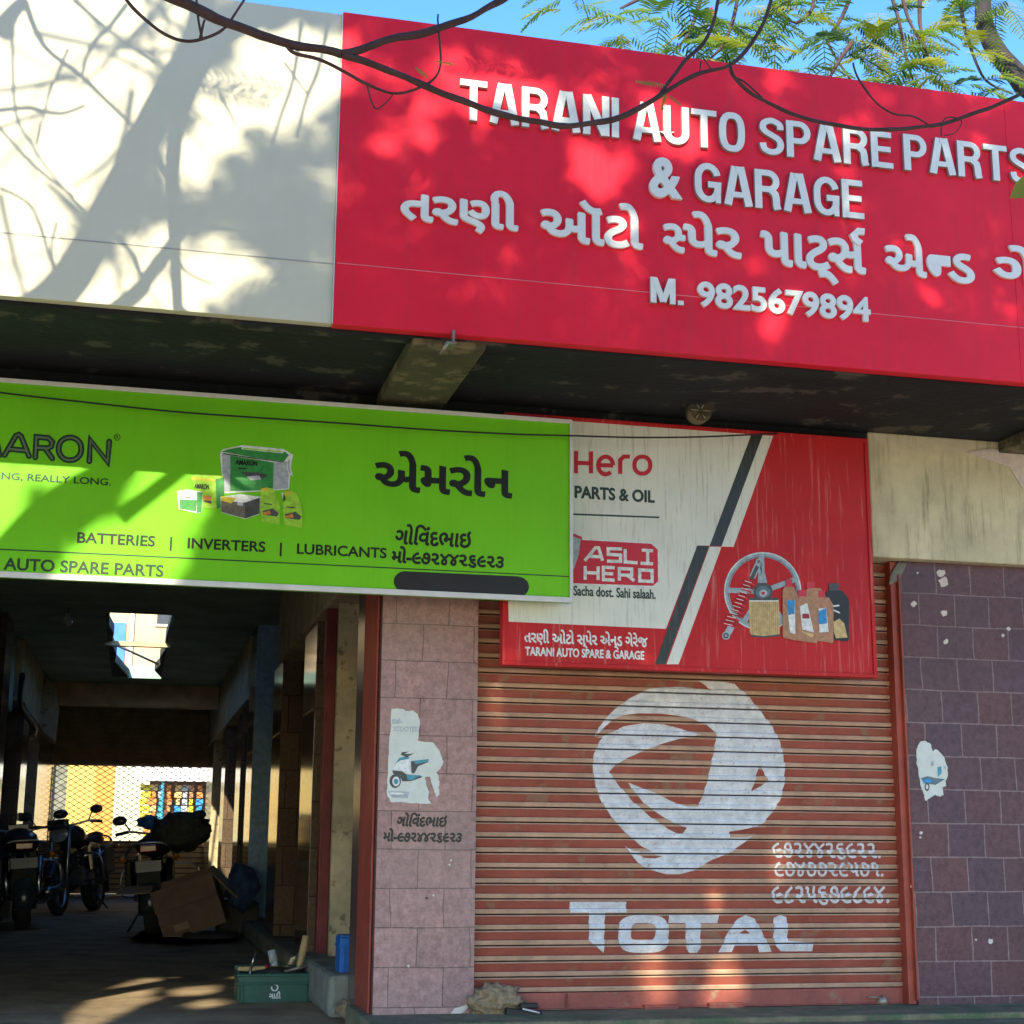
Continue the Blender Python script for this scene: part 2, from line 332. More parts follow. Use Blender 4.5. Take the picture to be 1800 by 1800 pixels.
def block_glyph(ch):
    """condensed heavy grotesque capitals: list of (points, width, closed), advance"""
    h = SW/2
    if ch == 'T': return [([(.0, 1-.075), (.6, 1-.075)], .15, 0), ([(.3, .86), (.3, 0)], SW, 0)], .6
    if ch == 'I': return [([(h, 0), (h, 1)], SW, 0)], SW
    if ch == 'A': return [([(.085, -.0), (.27, 1.)], .175, 0), ([(.575, 0), (.39, 1)], .175, 0), ([(.17, .275), (.49, .275)], .14, 0), ([(.28, .93), (.38, .93)], .14, 0)], .66
    if ch == 'N': return [([(h, 0), (h, 1)], SW, 0), ([(.52, 0), (.52, 1)], SW, 0), ([(.1, .98), (.5, .02)], .175, 0)], .6
    if ch == 'E': return [([(h, 0), (h, 1)], SW, 0), ([(.1, .925), (.5, .925)], .15, 0), ([(.1, .52), (.47, .52)], .145, 0), ([(.1, .075), (.52, .075)], .15, 0)], .52
    if ch == 'U': return [([(h, 1), (h, .3)]+arc(.3, .3, .3-h, .3-h+.005, 180, 360)+[(.6-h, 1)], SW, 0)], .6
    if ch == 'O': return [(superring(.31, .5, .31-h, .515-.075, .75), SW, 1)], .62
    if ch == 'P': return [([(h, 0), (h, 1)], SW, 0), ([(.1, .925), (.3, .925)]+arc(.31, .69, .185, .235, 88, -88)+[(.3, .455), (.1, .455)], .15, 0)], .57
    if ch == 'R': return [([(h, 0), (h, 1)], SW, 0), ([(.1, .925), (.3, .925)]+arc(.32, .715, .185, .21, 88, -88)+[(.3, .505), (.1, .505)], .15, 0), ([(.36, .5), (.47, .4), (.495, .28), (.5, .1), (.53, 0)], .165, 0)], .61
    if ch == 'S': return [(catmull([(.5, .7), (.48, .84), (.3, .93), (.13, .86), (.09, .73), (.15, .62), (.3, .53), (.45, .43), (.5, .29), (.45, .14), (.29, .07), (.12, .14), (.08, .3)], 4), .15, 0)], .58
    if ch == 'M': return [([(h, 0), (h, 1)], SW, 0), ([(.7-h, 0), (.7-h, 1)], SW, 0), ([(.11, .97), (.35, .06)], .17, 0), ([(.59, .97), (.35, .06)], .17, 0)], .7
    if ch == '.': return [([(h, 0), (h, .17)], SW, 0)], SW
    if ch == 'G': return [(arc(.31, .62, .31-h, .38-.075, 15, 180, 10)+arc(.31, .38, .31-h, .38-.075, 180, 345, 10)+[(.535, .46), (.31, .46)], .155, 0), ([(.54, .36), (.54, .0)], .12, 0)], .62
    return [], .3
def put_block_letter(mb, strokes, X, Z, sx, sz, y, depth, mat, emat):
    for i, (pts, w, cl) in enumerate(strokes):
        pts = [(p[0], p[1]) for p in pts]; L, Rr = ribbon2d(pts, w, cl); n = len(L); yy = y-.0005*i
        F = lambda p, d: Vector((X+p[0]*sx, yy+d, Z+p[1]*sz))
        vs = [F(p, 0) for p in L]+[F(p, 0) for p in Rr]+[F(p, depth) for p in L]+[F(p, depth) for p in Rr]
        fr = []; sd = []
        for k in range(n if cl else n-1):
            j = (k+1) % n; fr.append((k, j, n+j, n+k)); sd.append((k, 2*n+k, 2*n+j, j)); sd.append((n+k, n+j, 3*n+j, 3*n+k))
        if not cl: sd += [(0, n, 3*n, 2*n), (n-1, 3*n-1, 4*n-1, 2*n-1)]
        mb.add(vs, fr, mat); mb.add(vs, sd, emat)

# ================================================================== the setting
zS = EYE   # relative heights below are measured from the eye
def Zr(z): return z+EYE
FL = Zr(-.88)                                  # passage floor
YF = 6.0; FB = Zr(2.07); FT = Zr(3.466); XSPLIT = .686
b = MB(); b.box((-120, -80, -.3), (120, 160, 0), m_street); b.build('ground', kind='structure')
b = MB(); b.box((-1.3, 6.9, .0), (1.62, 26.2, FL), m_floor); pf = b.build('passage_floor', kind='structure')
b = MB(); b.box((1.04, 6.75, 0), (9, 7.6, Zr(-.765)), m_plinth); b.box((1.04, 6.5, 0), (9, 6.75, Zr(-.79)), m_plinth); b.build('pavement', kind='structure', bevel=.012)

bld = thing('shop_building', 'old concrete shop block with a deep canopy, tiled pillars and an arcade passage', 'building', (0, 7, 0))
def bpart(mb, name, bevel=0, **kw):
    o = mb.build(name, bevel=bevel, **kw); o.parent = bld; o.matrix_parent_inverse = Matrix.Translation((0, -7, 0)); return o
def tpart(mb, name, par, bevel=0, **kw):        # child whose mesh is written in world coordinates
    o = mb.build(name, bevel=bevel, **kw); o.parent = par
    root = par; off = Matrix.Identity(4)
    if par.parent is None: off = Matrix.Translation(par.location)
    o.matrix_parent_inverse = off.inverted(); return o

# canopy slab, soffit, fascia backing
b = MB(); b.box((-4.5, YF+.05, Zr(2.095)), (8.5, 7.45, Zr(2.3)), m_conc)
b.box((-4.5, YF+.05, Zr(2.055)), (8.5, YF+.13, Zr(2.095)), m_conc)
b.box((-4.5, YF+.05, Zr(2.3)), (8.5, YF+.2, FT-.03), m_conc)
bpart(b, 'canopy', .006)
b = MB()
for x0, x1 in ((1.03, 1.345), (4.35, 4.67), (-2.6, -2.28)):
    b = MB(); b.box((x0, YF+.052, Zr(2.03)), (x1, 7.05, Zr(2.094)), m_conc2); bpart(b, 'bracket', .01)
b = MB(); b.box((-4.5, YF, FB), (XSPLIT-.004, YF+.049, FT), m_white_panel); bpart(b, 'fascia_panel', .003)
b = MB()
zs = PY(300, 437, YF).z; b.box((-4.5, YF-.0015, zs-.0025), (XSPLIT-.006, YF-.0005, zs+.0025), m_seam2); bpart(b, 'panel_seam')
# front lintel
b = MB(); LZ = PY(1600, 982, 7.05).z
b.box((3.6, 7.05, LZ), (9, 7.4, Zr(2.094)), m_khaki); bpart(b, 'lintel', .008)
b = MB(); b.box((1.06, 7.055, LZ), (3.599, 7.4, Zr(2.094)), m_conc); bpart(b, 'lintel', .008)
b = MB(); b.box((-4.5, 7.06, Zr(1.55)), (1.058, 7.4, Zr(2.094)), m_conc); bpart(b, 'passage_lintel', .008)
# broken plaster lip
b = MB(); random.seed(3)
q = [PY(1700, 795, 7.045), PY(1742, 788, 7.045), PY(1800, 800, 7.045), PY(1830, 850, 7.045), PY(1800, 862, 7.045), PY(1775, 822, 7.045)]
b.prism(q, .004, m_putty); bpart(b, 'plaster_patch')
# front pillars
TY = 7.12
XL0 = PY(662, 1500, TY).x; XL1 = PY(836, 1500, TY).x; XR0 = PY(1603, 1500, TY).x
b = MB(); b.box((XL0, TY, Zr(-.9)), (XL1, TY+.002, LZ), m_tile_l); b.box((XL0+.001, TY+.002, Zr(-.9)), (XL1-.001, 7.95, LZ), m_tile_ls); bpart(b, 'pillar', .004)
b = MB(); b.box((XR0, TY, Zr(-.79)), (9, TY+.6, LZ), m_tile_r); bpart(b, 'pillar', .004)
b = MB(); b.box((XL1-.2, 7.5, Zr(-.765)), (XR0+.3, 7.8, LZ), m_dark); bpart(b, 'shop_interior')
# cement skirting under the right pillar and putty blobs on it
b = MB(); px = [(1640, 1812), (1642, 1791), (1672, 1787), (1700, 1789), (1728, 1783), (1760, 1786), (1775, 1777), (1790, 1771), (1815, 1774), (1860, 1768), (1860, 1812)]
b.prism([PY(x, y, TY-.004) for x, y in px], .003, m_putty); bpart(b, 'skirting')
def ragged(pts, amp, k=4, seed=0):
    rr = random.Random(seed); out = []
    for i, p in enumerate(pts):
        q = pts[(i+1) % len(pts)]
        for j in range(k): t = j/k; out.append((p[0]+(q[0]-p[0])*t+rr.uniform(-amp, amp), p[1]+(q[1]-p[1])*t+rr.uniform(-amp, amp)))
    return out
def blob(pxc, r, Y, n=9, seed=0, sq=1):
    rr = random.Random(seed); return [PY(pxc[0]+r*sq*math.cos(2*math.pi*i/n)*rr.uniform(.7, 1.25), pxc[1]+r*math.sin(2*math.pi*i/n)*rr.uniform(.7, 1.25), Y) for i in range(n)]
b = MB()
for i, (x, y, r) in enumerate(((1654, 1008, 7), (1659, 1023, 9), (1606, 1062, 5), (1660, 1078, 6), (1663, 1128, 4.5), (1773, 1105, 3.5), (1763, 1117, 3), (1741, 1655, 5), (1716, 1652, 2), (1603, 1558, 3), (1613, 1007, 2), (1619, 1464, 3), (1618, 1472, 2))):
    b = MB(); b.prism(blob((x, y), r, TY-.003, seed=i), .002, m_putty); bpart(b, 'putty_patch')
b = MB(); b.prism([PY(x, y, TY-.003) for x, y in ((1563, 1028), (1580, 1020), (1590, 1000), (1594, 990), (1578, 990), (1566, 1010))], .002, m_grey_plaster)
bpart(b, 'broken_tile_corner')
b = MB()
b.prism([PY(x, y, TY-.003) for x, y in ((792, 1782), (800, 1772), (815, 1768), (822, 1765), (828, 1768), (815, 1778), (800, 1792))], .002, m_putty); bpart(b, 'putty_patch')
for i, (x, y, r) in enumerate(((718, 1698, 2.5), (793, 1512, 2), (790, 1520, 2), (762, 1574, 2), (750, 1579, 2.4))):
    b = MB(); b.prism(blob((x, y), r, TY-.003, seed=40+i), .002, m_putty if i != 4 else m_black); bpart(b, 'putty_patch')
# side guide on the passage side of the left pillar
b = MB(); b.box((XL0-.012, 7.2, FL), (XL0-.001, 7.62, Zr(1.5)), m_redpost); bpart(b, 'guide_channel', .003)

# ---- arcade passage
b = MB()
CZ = Zr(2.1); HX0, HX1, HY0, HY1 = -.36, .28, 15.0, 21.2
b.box((-1.7, 7.45, CZ), (HX0, 26, CZ+.16), m_ceil); b.box((HX1, 7.45, CZ), (2.2, 26, CZ+.16), m_ceil)
b.box((HX0, 7.45, CZ), (HX1, HY0, CZ+.16), m_ceil); b.box((HX0, HY1, CZ), (HX1, 26, CZ+.16), m_ceil)
bpart(b, 'passage_ceiling')
b = MB(); b.prism([Vector(p) for p in ((HX0-.02, 0, 0), (0, 0, 0), (0, 0, .1))], .1, m_conc) if False else None
for y in (17.35,):
    b.box((HX0-.03, y, CZ-.03), (HX1+.03, y+.1, CZ+.02), m_beamwood)
b.tube([(HX0+.05, 18.3, CZ+.1), (HX1-.02, 20, CZ+.05)], .015, m_steel, 6); bpart(b, 'skylight_bar')
# ragged skylight edge
def flatprism(pts, z, dz, m_): b = MB(); n = len(pts); b.add([(x, y, z) for x, y in pts]+[(x, y, z+dz) for x, y in pts], [list(range(n)), list(range(2*n-1, n-1, -1))]+[(i, n+i, n+(i+1) % n, (i+1) % n) for i in range(n)], m_); return b
bpart(flatprism([(HX0-.02, HY0), (HX0+.05, HY0), (HX0+.03, 16), (HX0+.07, 16.7), (HX0+.04, 17.6), (HX0+.08, 18.6), (HX0+.06, 19.4), (HX0+.13, 20.2), (HX0+.22, HY1), (HX0-.02, HY1)], CZ+.012, .11, m_conc2), 'skylight_edge', .01)
bpart(flatprism([(HX1+.02, HY0), (HX1+.02, HY1), (HX1-.0, HY1), (HX1-.1, 20.3), (HX1-.04, 19.6), (HX1-.06, 18.8), (HX1-.02, 18), (HX1-.03, 17), (HX1-.01, HY0)], CZ+.012, .11, m_conc2), 'skylight_edge', .01)
b = MB(); z0 = PY(230, 1241, 22).z; z1 = PY(230, 1207, 22).z
b.box((-1.6, 22, z0), (1.6, 22.3, CZ-.001), m_beamwood); bpart(b, 'cross_beam', .01)
b = MB(); b.box((-1.6, 25.05, Zr(1.11)), (1.6, 25.35, CZ-.002), m_beamwood); bpart(b, 'gate_header', .01)
b = MB()
for k in range(12):
    z = Zr(1.13)+.078*k; b.prism([Vector(p) for p in ((-1.5, 24.95, z), (1.5, 24.95, z), (1.5, 24.99, z+.07), (-1.5, 24.99, z+.07))], .03, m_rolled)
bpart(b, 'rolled_shutter')
# right side: back wall, pilasters, lintels
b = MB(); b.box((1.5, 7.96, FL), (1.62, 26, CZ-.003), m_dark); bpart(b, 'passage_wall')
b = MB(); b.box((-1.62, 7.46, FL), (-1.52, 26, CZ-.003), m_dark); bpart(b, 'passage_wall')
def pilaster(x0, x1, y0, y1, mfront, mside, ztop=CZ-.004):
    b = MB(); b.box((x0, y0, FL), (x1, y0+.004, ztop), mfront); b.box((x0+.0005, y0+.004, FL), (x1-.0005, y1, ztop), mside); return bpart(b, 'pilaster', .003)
pilaster(1.13, 1.499, 10.15, 10.9, m_tile_inx, m_tile_in, Zr(1.42))
pilaster(1.13, 1.499, 12.55, 13.35, m_tile_inx, m_tile_in, Zr(1.42))
pilaster(1.12, 1.499, 15.4, 16.2, m_blue_paint, m_tile_in)
pilaster(1.14, 1.499, 17.4, 18.2, m_tile_inx, m_tile_in, Zr(1.42))
pilaster(1.13, 1.499, 20.2, 21.0, m_tile_inx, m_tile_in, Zr(1.42))
pilaster(1.12, 1.499, 23.2, 25.04, m_khaki_dim, m_tile_in, Zr(1.42))
for y0, y1 in ((8.0, 12.75), (16.25, 25.04)):
    b = MB(); b.box((1.10, y0, Zr(1.421)), (1.498, y1, CZ-.005), m_khaki_dim); bpart(b, 'side_lintel', .015)
for y in (9.55,):
    b = MB(); b.box((1.12, y, FL+.18), (1.2, y+.09, Zr(1.42)), m_brownpost); b.box((1.135, y-.02, FL+.18), (1.185, y-.001, Zr(1.42)), m_brownpost); bpart(b, 'guide_channel', .004)
b = MB(); b.box((1.165, 9.3, FL+.2), (1.4, 9.36, Zr(1.42)), m_khaki_dim); bpart(b, 'shop_partition')
b = MB(); b.box((1.01, 8.02, FL+.001), (1.49, 9.7, Zr(-.665)), m_grey_plaster); b.box((1.05, 9.7, FL+.001), (1.49, 25, Zr(-.74)), m_grey_plaster); bpart(b, 'shop_step', .03)
# side shutters, slightly back from the pilasters
b = MB()
for y0, y1 in ((10.9, 12.54), (13.36, 15.39), (16.2, 17.39), (18.2, 20.19), (21.0, 23.19)):
    n = int((y1-y0)/.001*0+26)
    for k in range(n):
        z = FL+.16+k*.088; b.box((1.40+.01*(k % 2), y0+.05, z), (1.43, y1-.05, z+.07), m_dark if k % 3 else m_slot)
bpart(b, 'side_shutter')
# left side
pilaster(-1.519, -1.25, 12.5, 13.1, m_tile_inx, m_tile_in)
pilaster(-1.519, -1.25, 15.2, 16.0, m_tile_inx, m_tile_in)
pilaster(-1.519, -1.25, 18.4, 19.4, m_tile_inx, m_tile_in, Zr(1.42))
pilaster(-1.519, -1.24, 21.4, 25.04, m_khaki_dim, m_tile_in, Zr(1.42))
for y0, y1 in ((17.3, 21.2),):
    b = MB(); b.box((-1.5, y0, Zr(1.421)), (-1.22, y1, CZ-.005), m_khaki_dim); bpart(b, 'side_lintel', .015)
b = MB(); b.box((-1.5, 21.2, Zr(1.421)), (-1.2, 25, CZ-.006), m_beamwood); bpart(b, 'side_lintel', .015)
b = MB(); b.prism([PY(x, y, 20.9) for x, y in ((18,1215),(34,1180),(52,1157),(64,1162),(98,1212),(103,1245),(95,1302),(76,1290),(62,1268),(40,1240))], .29, m_khaki_dim); bpart(b, 'bracket', .02)
b = MB(); b.box((-1.5, 16.5, Zr(1.3)), (-1.3, 17.2, CZ-.006), m_ceil); bpart(b, 'shutter_box', .02)
# rear roof parapet and dark flank walls so that daylight enters only where it does in the place
b = MB(); b.box((-4.5, 7.45, 0), (-1.63, 26, CZ-.01), m_conc); b.box((1.63, 7.85, 0), (9, 26, CZ-.01), m_conc); b.box((-4.5, 7.45, CZ-.01), (-1.7, 26, CZ+.15), m_conc); b.box((2.2, 7.45, CZ-.01), (9, 26, CZ+.15), m_conc); bpart(b, 'rear_rooms')

# ---- rolling grille gate at the far end
gate = thing('grille_gate', 'rolling gate with diamond grille above brown slats at the far passage end', 'gate', (0, 25.2, FL))
b = MB(); g0 = Zr(-.08); g1 = Zr(1.11); gx0, gx1 = -1.24, 1.2; pw, ph = .145, .088
nx = int((gx1-gx0)/pw)+1; nz = int((g1-g0)/ph)+1
for k in range(nx+1):
    for s_ in (0, 1):
        pts = []
        for j in range(nz*2+1):
            x = gx0+k*pw+(pw/2 if (j % 2 == 0) == (s_ == 0) else 0)*(1 if s_ == 0 else 1)-(0 if s_ == 0 else 0)
            x = gx0+k*pw+(pw*.52*(j % 2) if s_ == 0 else -pw*.52*(j % 2)); z = g0+j*ph/2
            if z <= g1+.01 and gx0-.02 <= x <= gx1+.02: pts.append((x, 25.2, z))
        if len(pts) > 2: b.tube(pts, .0105, m_black, 5)
tpart(b, 'grille', gate)
b = MB(); k = 0; z = FL+.04
while z < g0-.02: b.box((gx0, 25.2, z-.001), (gx1, 25.21, z+.079), m_beamwood); b.prism([Vector(p) for p in ((gx0, 25.19, z), (gx1, 25.19, z), (gx1, 25.165, z+.05), (gx0, 25.165, z+.05))], .02, m_beamwood); b.box((gx0, 25.175, z+.053), (gx1, 25.1995, z+.0775), m_card); z += .08
tpart(b, 'slat_panel', gate)
b = MB(); b.box((gx0-.08, 25.12, FL), (gx0, 25.28, g1), m_brownpost); tpart(b, 'guide_channel', gate)
b = MB(); b.box((gx1, 25.12, FL), (gx1+.06, 25.28, g1), m_brownpost); tpart(b, 'guide_channel', gate)
b = MB(); b.box((gx0, 25.1, FL+.002), (gx1, 25.3, FL+.035), m_alu); tpart(b, 'threshold', gate)

# ================================================================== red signboard
sign = thing('signboard', 'long red shop signboard with raised white letters along the canopy edge', 'signboard', (XSPLIT, YF, FB))
b = MB(); b.box((XSPLIT, YF-.012, FB-.004), (8.5, YF+.0485, FT+.006), m_red_panel); tpart(b, 'panel', sign, .003)
b = MB(); zs = PY(1100, 512, YF).z
b.box((XSPLIT+.01, YF-.0140, zs-.002), (8.5, YF-.0125, zs+.002), m_seam)
b.box((PY(1776, 400, YF).x, YF-.0140, FB), (PY(1776, 400, YF).x+.004, YF-.0125, FT), m_red_panel)
tpart(b, 'panel_seam', sign)
b = MB(); b.box((XSPLIT-.0038, YF-.013, FB), (XSPLIT-.0005, YF+.04, FT), m_alu); tpart(b, 'edge_trim', sign)
YL = YF-.012-.035
def block_word(word, xl, xr, xref, yt, yb, dp=.017):
    X0, X1, Z0, Z1 = fit_rect(xl, xr, xref, yt, yb, YL); gl = [block_glyph(c) for c in word]
    tot = sum(g[1] for g in gl)+.06*(len(gl)-1); sx = (X1-X0)/tot; x = X0
    for st, adv in gl:
        b = MB(); put_block_letter(b, st, x, Z0, sx, Z1-Z0, YF-.013-dp, dp-.0003, m_letter, m_letter_edge); tpart(b, 'letter', sign); x += (adv+.06)*sx
block_word('TARANI', 810, 1090, 830, 137, 208)
block_word('AUTO', 1115, 1312, 1290, 196, 262)
block_word('SPARE', 1338, 1572, 1555, 229, 292)
block_word('PARTS', 1593, 1818, 1760, 253, 315)
block_word('GARAGE', 1224, 1521, 1505, 314, 381)
def raised(geo, rect, name='letter', depth=.012, bold=.0034):
    for v, f in islands(*geo):
        b = MB(); allv = geo[0]; x0 = min(p[0] for p in allv); x1 = max(p[0] for p in allv); z0 = min(p[1] for p in allv); z1 = max(p[1] for p in allv)
        sx = (rect[1]-rect[0])/(x1-x0); sz = (rect[3]-rect[2])/(z1-z0)
        for i_, (ox, oz) in enumerate(((0, 0), (bold, 0), (-bold, 0), (0, bold), (0, -bold))):
            b.add([(rect[0]+(p[0]-x0)*sx+ox, YF-.0125-(depth+.0004*i_)*(.5+p[2]/.1), rect[2]+(p[1]-z0)*sz+oz) for p in v], f, m_letter)
        tpart(b, name, sign)
YG = YF-.03
raised(text_geo('&', .034, .05), fit_rect(1142, 1199, 1165, 277, 347, YG), depth=.017, bold=.001)
OG = .016
raised(text_geo('તરણી', OG, .05), fit_rect(706, 911, 890, 337, 413, YG))
raised(text_geo('ઑટો', OG, .05), fit_rect(952, 1130, 1030, 350, 428, YG))
raised(cut_right(*text_geo('સ', OG, .05), .66), fit_rect(1168, 1205, 1190, 394, 442, YG))
raised(text_geo('પેર', OG, .05), fit_rect(1203, 1303, 1240, 373, 447, YG))
raised(text_geo('પાટ્સ', OG, .05), fit_rect(1340, 1522, 1455, 416, 498, YG))
raised(text_geo('એ', OG, .05), fit_rect(1558, 1628, 1610, 413, 485, YG))
raised(cut_right(*text_geo('ન', OG, .05), .62), fit_rect(1631, 1672, 1650, 448, 485, YG), bold=.001)
raised(text_geo('ડ', OG, .05), fit_rect(1668, 1713, 1690, 446, 496, YG))
raised(text_geo('ગે', OG, .05), fit_rect(1748, 1826, 1790, 432, 503, YG))
b = MB(); L, Rr = ribbon2d([(1520, 407), (1509, 406), (1501, 413), (1505, 421), (1514, 428)], 11)
for i in range(len(L)-1): b.prism([PY(p[0], p[1], YF-.031) for p in (L[i], L[i+1], Rr[i+1], Rr[i])], .018, m_letter)
tpart(b, 'letter', sign)
block_word('M.', 1146, 1204, 1170, 486, 531, .016)
raised(text_geo('9825679894', .026, .05), fit_rect(1228, 1531, 1520, 521, 565, YG), bold=.0012)
# steel hook below the panel
hook = thing('steel_hook', 'small rusty angle hook hanging under the red signboard at the bracket', 'hook', PY(790, 600, YF+.04))
b = MB(); q0 = PY(797, 582, YF-.016); q1 = PY(797, 602, YF-.016)
b.box((q0.x-.006, YF-.03, q1.z), (q0.x+.004, YF-.013, q0.z), m_steel); b.box((q0.x-.03, YF-.025, q1.z-.01), (q0.x+.012, YF+.05, q1.z), m_steel); tpart(b, 'arm', hook)
b = MB(); q2 = PY(775, 622, YF+.02); b.tube([(q0.x-.025, YF-.02, q1.z-.006), (q2.x, YF+.02, q2.z)], .008, m_steel, 6); tpart(b, 'tang', hook)

# ================================================================== shutter
SY = 7.2; SX0 = XL1-.05; SX1 = PY(1575, 1500, SY).x
zb0 = PY(1200, 1741, SY).z; PITCH_S = (PY(842, 1206.7, SY).z-PY(842, 1745.2, SY).z)/20
PROF = [(0, .014), (.03, .014), (.035, -.005), (.11, -.0085), (.16, -.007), (.57, .004), (.61, .0055), (.65, -.0075), (.74, -.0105), (.935, -.008), (.955, .014), (1, .014)]  # from the top of a slat down
NX = 48
def dent(x, z):
    k = math.floor((z-zb0)/PITCH_S+1e-6)
    q = (x-SX0)/(SX1-SX0)*NX; i = math.floor(q+1e-6); t = q-i; X_ = lambda j: SX0+(SX1-SX0)*j/NX
    return _dent(X_(i), k)*(1-t)+_dent(X_(i+1), k)*t
def _dent(x, k):
    return .0022*noise.noise(Vector((x*2.2, k*1.7, 3)))+.0045*noise.noise(Vector((x*1.1, k*.23, 9)))
def prof_y(z, x):
    u = ((zb0-z)/PITCH_S) % 1.0
    for (a, ya), (c, yc) in zip(PROF, PROF[1:]):
        if a <= u <= c: return SY+ya+(yc-ya)*(u-a)/(c-a)+dent(x, z)
    return SY
shut = thing('roller_shutter', 'closed reddish brown roller shutter painted with a white round emblem and phone numbers', 'shutter', ((SX0+SX1)/2, SY, zb0))
b = MB(); nsl = int((LZ-zb0)/PITCH_S)+1
rr = random.Random(11)
for s_ in range(nsl):
    zt = zb0+(s_+1)*PITCH_S
    for i, ((a, ya), (c, yc)) in enumerate(zip(PROF, PROF[1:])):
        mt = m_slot if (i in (0, 10)) else (m_lip if i in (2, 7, 8, 1) else m_slat)
        vs = []; fs = []
        for k in range(NX+1):
            x = SX0+(SX1-SX0)*k/NX; q_ = dent(x, zt-.5*PITCH_S); vs += [(x, SY+ya+q_, zt-a*PITCH_S), (x, SY+yc+q_, zt-c*PITCH_S)]
            if k: fs.append((2*k-2, 2*k, 2*k+1, 2*k-1))
        b.add(vs, fs, mt)
tpart(b, 'slat_curtain', shut)
b = MB(); zr = Zr(-.763); b.box((SX0, SY-.012, zr), (SX1, SY+.02, zb0), m_rail); b.box((SX0, SY-.035, zr), (SX1, SY-.012, zr+.006), m_rail); tpart(b, 'bottom_rail', shut, .003)
for x0, x1, y in ((1130, 1189, 1768), (1243, 1304, 1764)):
    b = MB(); a = PY(x0, y, SY-.02); c = PY(x1, y, SY-.02); b.box((a.x, SY-.05, a.z-.006), (c.x, SY-.0125, a.z+.004), m_rail); b.box((a.x, SY-.05, a.z-.02), (c.x, SY-.046, a.z-.006), m_rail); tpart(b, 'lift_handle', shut, .002)
b = MB(); a = PY(996, 1766, SY-.014); b.box((a.x-.006, SY-.018, a.z-.06), (a.x+.006, SY-.0125, a.z+.05), m_brownpost); tpart(b, 'lock_slot', shut)
b = MB(); a = PY(1552, 1760, SY-.02); b.lathe([(.0, -.028), (.012, -.028), (.012, -.02), (.03, -.012), (.022, 0), (.03, .012), (.012, .02), (.0, .02)], m_steel, Matrix.Translation(a) @ Matrix.Rotation(R(68), 4, 'Y') @ Matrix.Rotation(R(20), 4, 'X'), 20)
b.tube([a+Vector((-.08, 0, .02)), a+Vector((-.02, -.005, .02))], .004, m_steel, 6); tpart(b, 'padlock', shut)
for x0, x1, n_ in ((SX0-.005, SX0+.035, 0), (SX1, XR0-.004, 1)):
    b = MB(); b.box((x0, TY+.012, zr), (x1, SY+.03, LZ-.004), m_redpost)
    if n_: b.box((XR0-.012, TY-.012, zr+.02), (XR0-.003, TY+.011, Zr(1.36)), m_redpost)
    tpart(b, 'guide_channel', shut, .003)
# painted marks, laid on the slats
def conform(polys, mat, name, lift, extra=None):
    bm = bmesh.new()
    for p in polys:
        P3 = [PY(x, y, SY) for x, y in p]; vs = [bm.verts.new(q) for q in P3]
        for t3 in tessellate_polygon([[Vector((q.x, q.z, 0)) for q in P3]]): bm.faces.new([vs[i] for i in t3])
    if extra:
        for v, f in extra:
            vs = [bm.verts.new(q) for q in v]
            for q in f:
                try: bm.faces.new([vs[i] for i in q])
                except ValueError: pass
    bmesh.ops.triangulate(bm, faces=[f for f in bm.faces if len(f.verts) > 3])
    z0 = min(v.co.z for v in bm.verts); z1 = max(v.co.z for v in bm.verts)
    zc = zb0+math.floor((z0-zb0)/PITCH_S)*PITCH_S
    while zc < z1+PITCH_S:
        for a, _ in PROF[1:]:
            z = zc+PITCH_S-a*PITCH_S
            if z0 < z < z1: bmesh.ops.bisect_plane(bm, geom=bm.verts[:]+bm.edges[:]+bm.faces[:], plane_co=(0, 0, z), plane_no=(0, 0, 1))
        zc += PITCH_S
    xa = min(v.co.x for v in bm.verts); xb = max(v.co.x for v in bm.verts)
    for k in range(NX+1):
        x = SX0+(SX1-SX0)*k/NX
        if xa < x < xb: bmesh.ops.bisect_plane(bm, geom=bm.verts[:]+bm.edges[:]+bm.faces[:], plane_co=(x, 0, 0), plane_no=(1, 0, 0))
    dele = []
    for f in bm.faces:
        u = ((zb0-f.calc_center_median().z)/PITCH_S) % 1
        if u < .033 or u > .953: dele.append(f)
    bmesh.ops.delete(bm, geom=dele, context='FACES')
    if mat is m_slat:
        for f in bm.faces:
            u = ((zb0-f.calc_center_median().z)/PITCH_S) % 1
            f.material_index = 1 if (u < .16 or u > .61) else 0
    for v in bm.verts: v.co.y = prof_y(v.co.z, v.co.x)-lift
    me = bpy.data.meshes.new(name); bm.to_mesh(me); bm.free(); me.materials.append(mat); me.materials.append(m_lip)
    o = bpy.data.objects.new(name, me); C.objects.link(o); o.parent = shut; o.matrix_parent_inverse = Matrix.Translation(-Vector(shut.location)); return o
E1 = lambda L: [(1010+x/4.615, 1190+y/4.615) for x, y in L]
OUT = [(150,497),(190,420),(245,340),(330,255),(450,170),(590,100),(720,55),(880,35),(1010,30),(1150,35),(1290,55),(1400,150),(1500,270),(1600,400),(1670,540),(1700,700),(1700,860),(1660,1010),(1590,1110),(1530,1185),(1440,1285),(1390,1330),(1270,1420),(1120,1480),(1040,1525),(960,1570),(850,1600),(740,1600),(630,1570),(540,1530),(480,1470),(440,1420),(410,1370),(460,1405),(540,1420),(620,1415),(530,1365),(440,1290),(340,1190),(260,1080),(200,980),(160,850),(145,720),(155,620),(190,540),(225,490)]
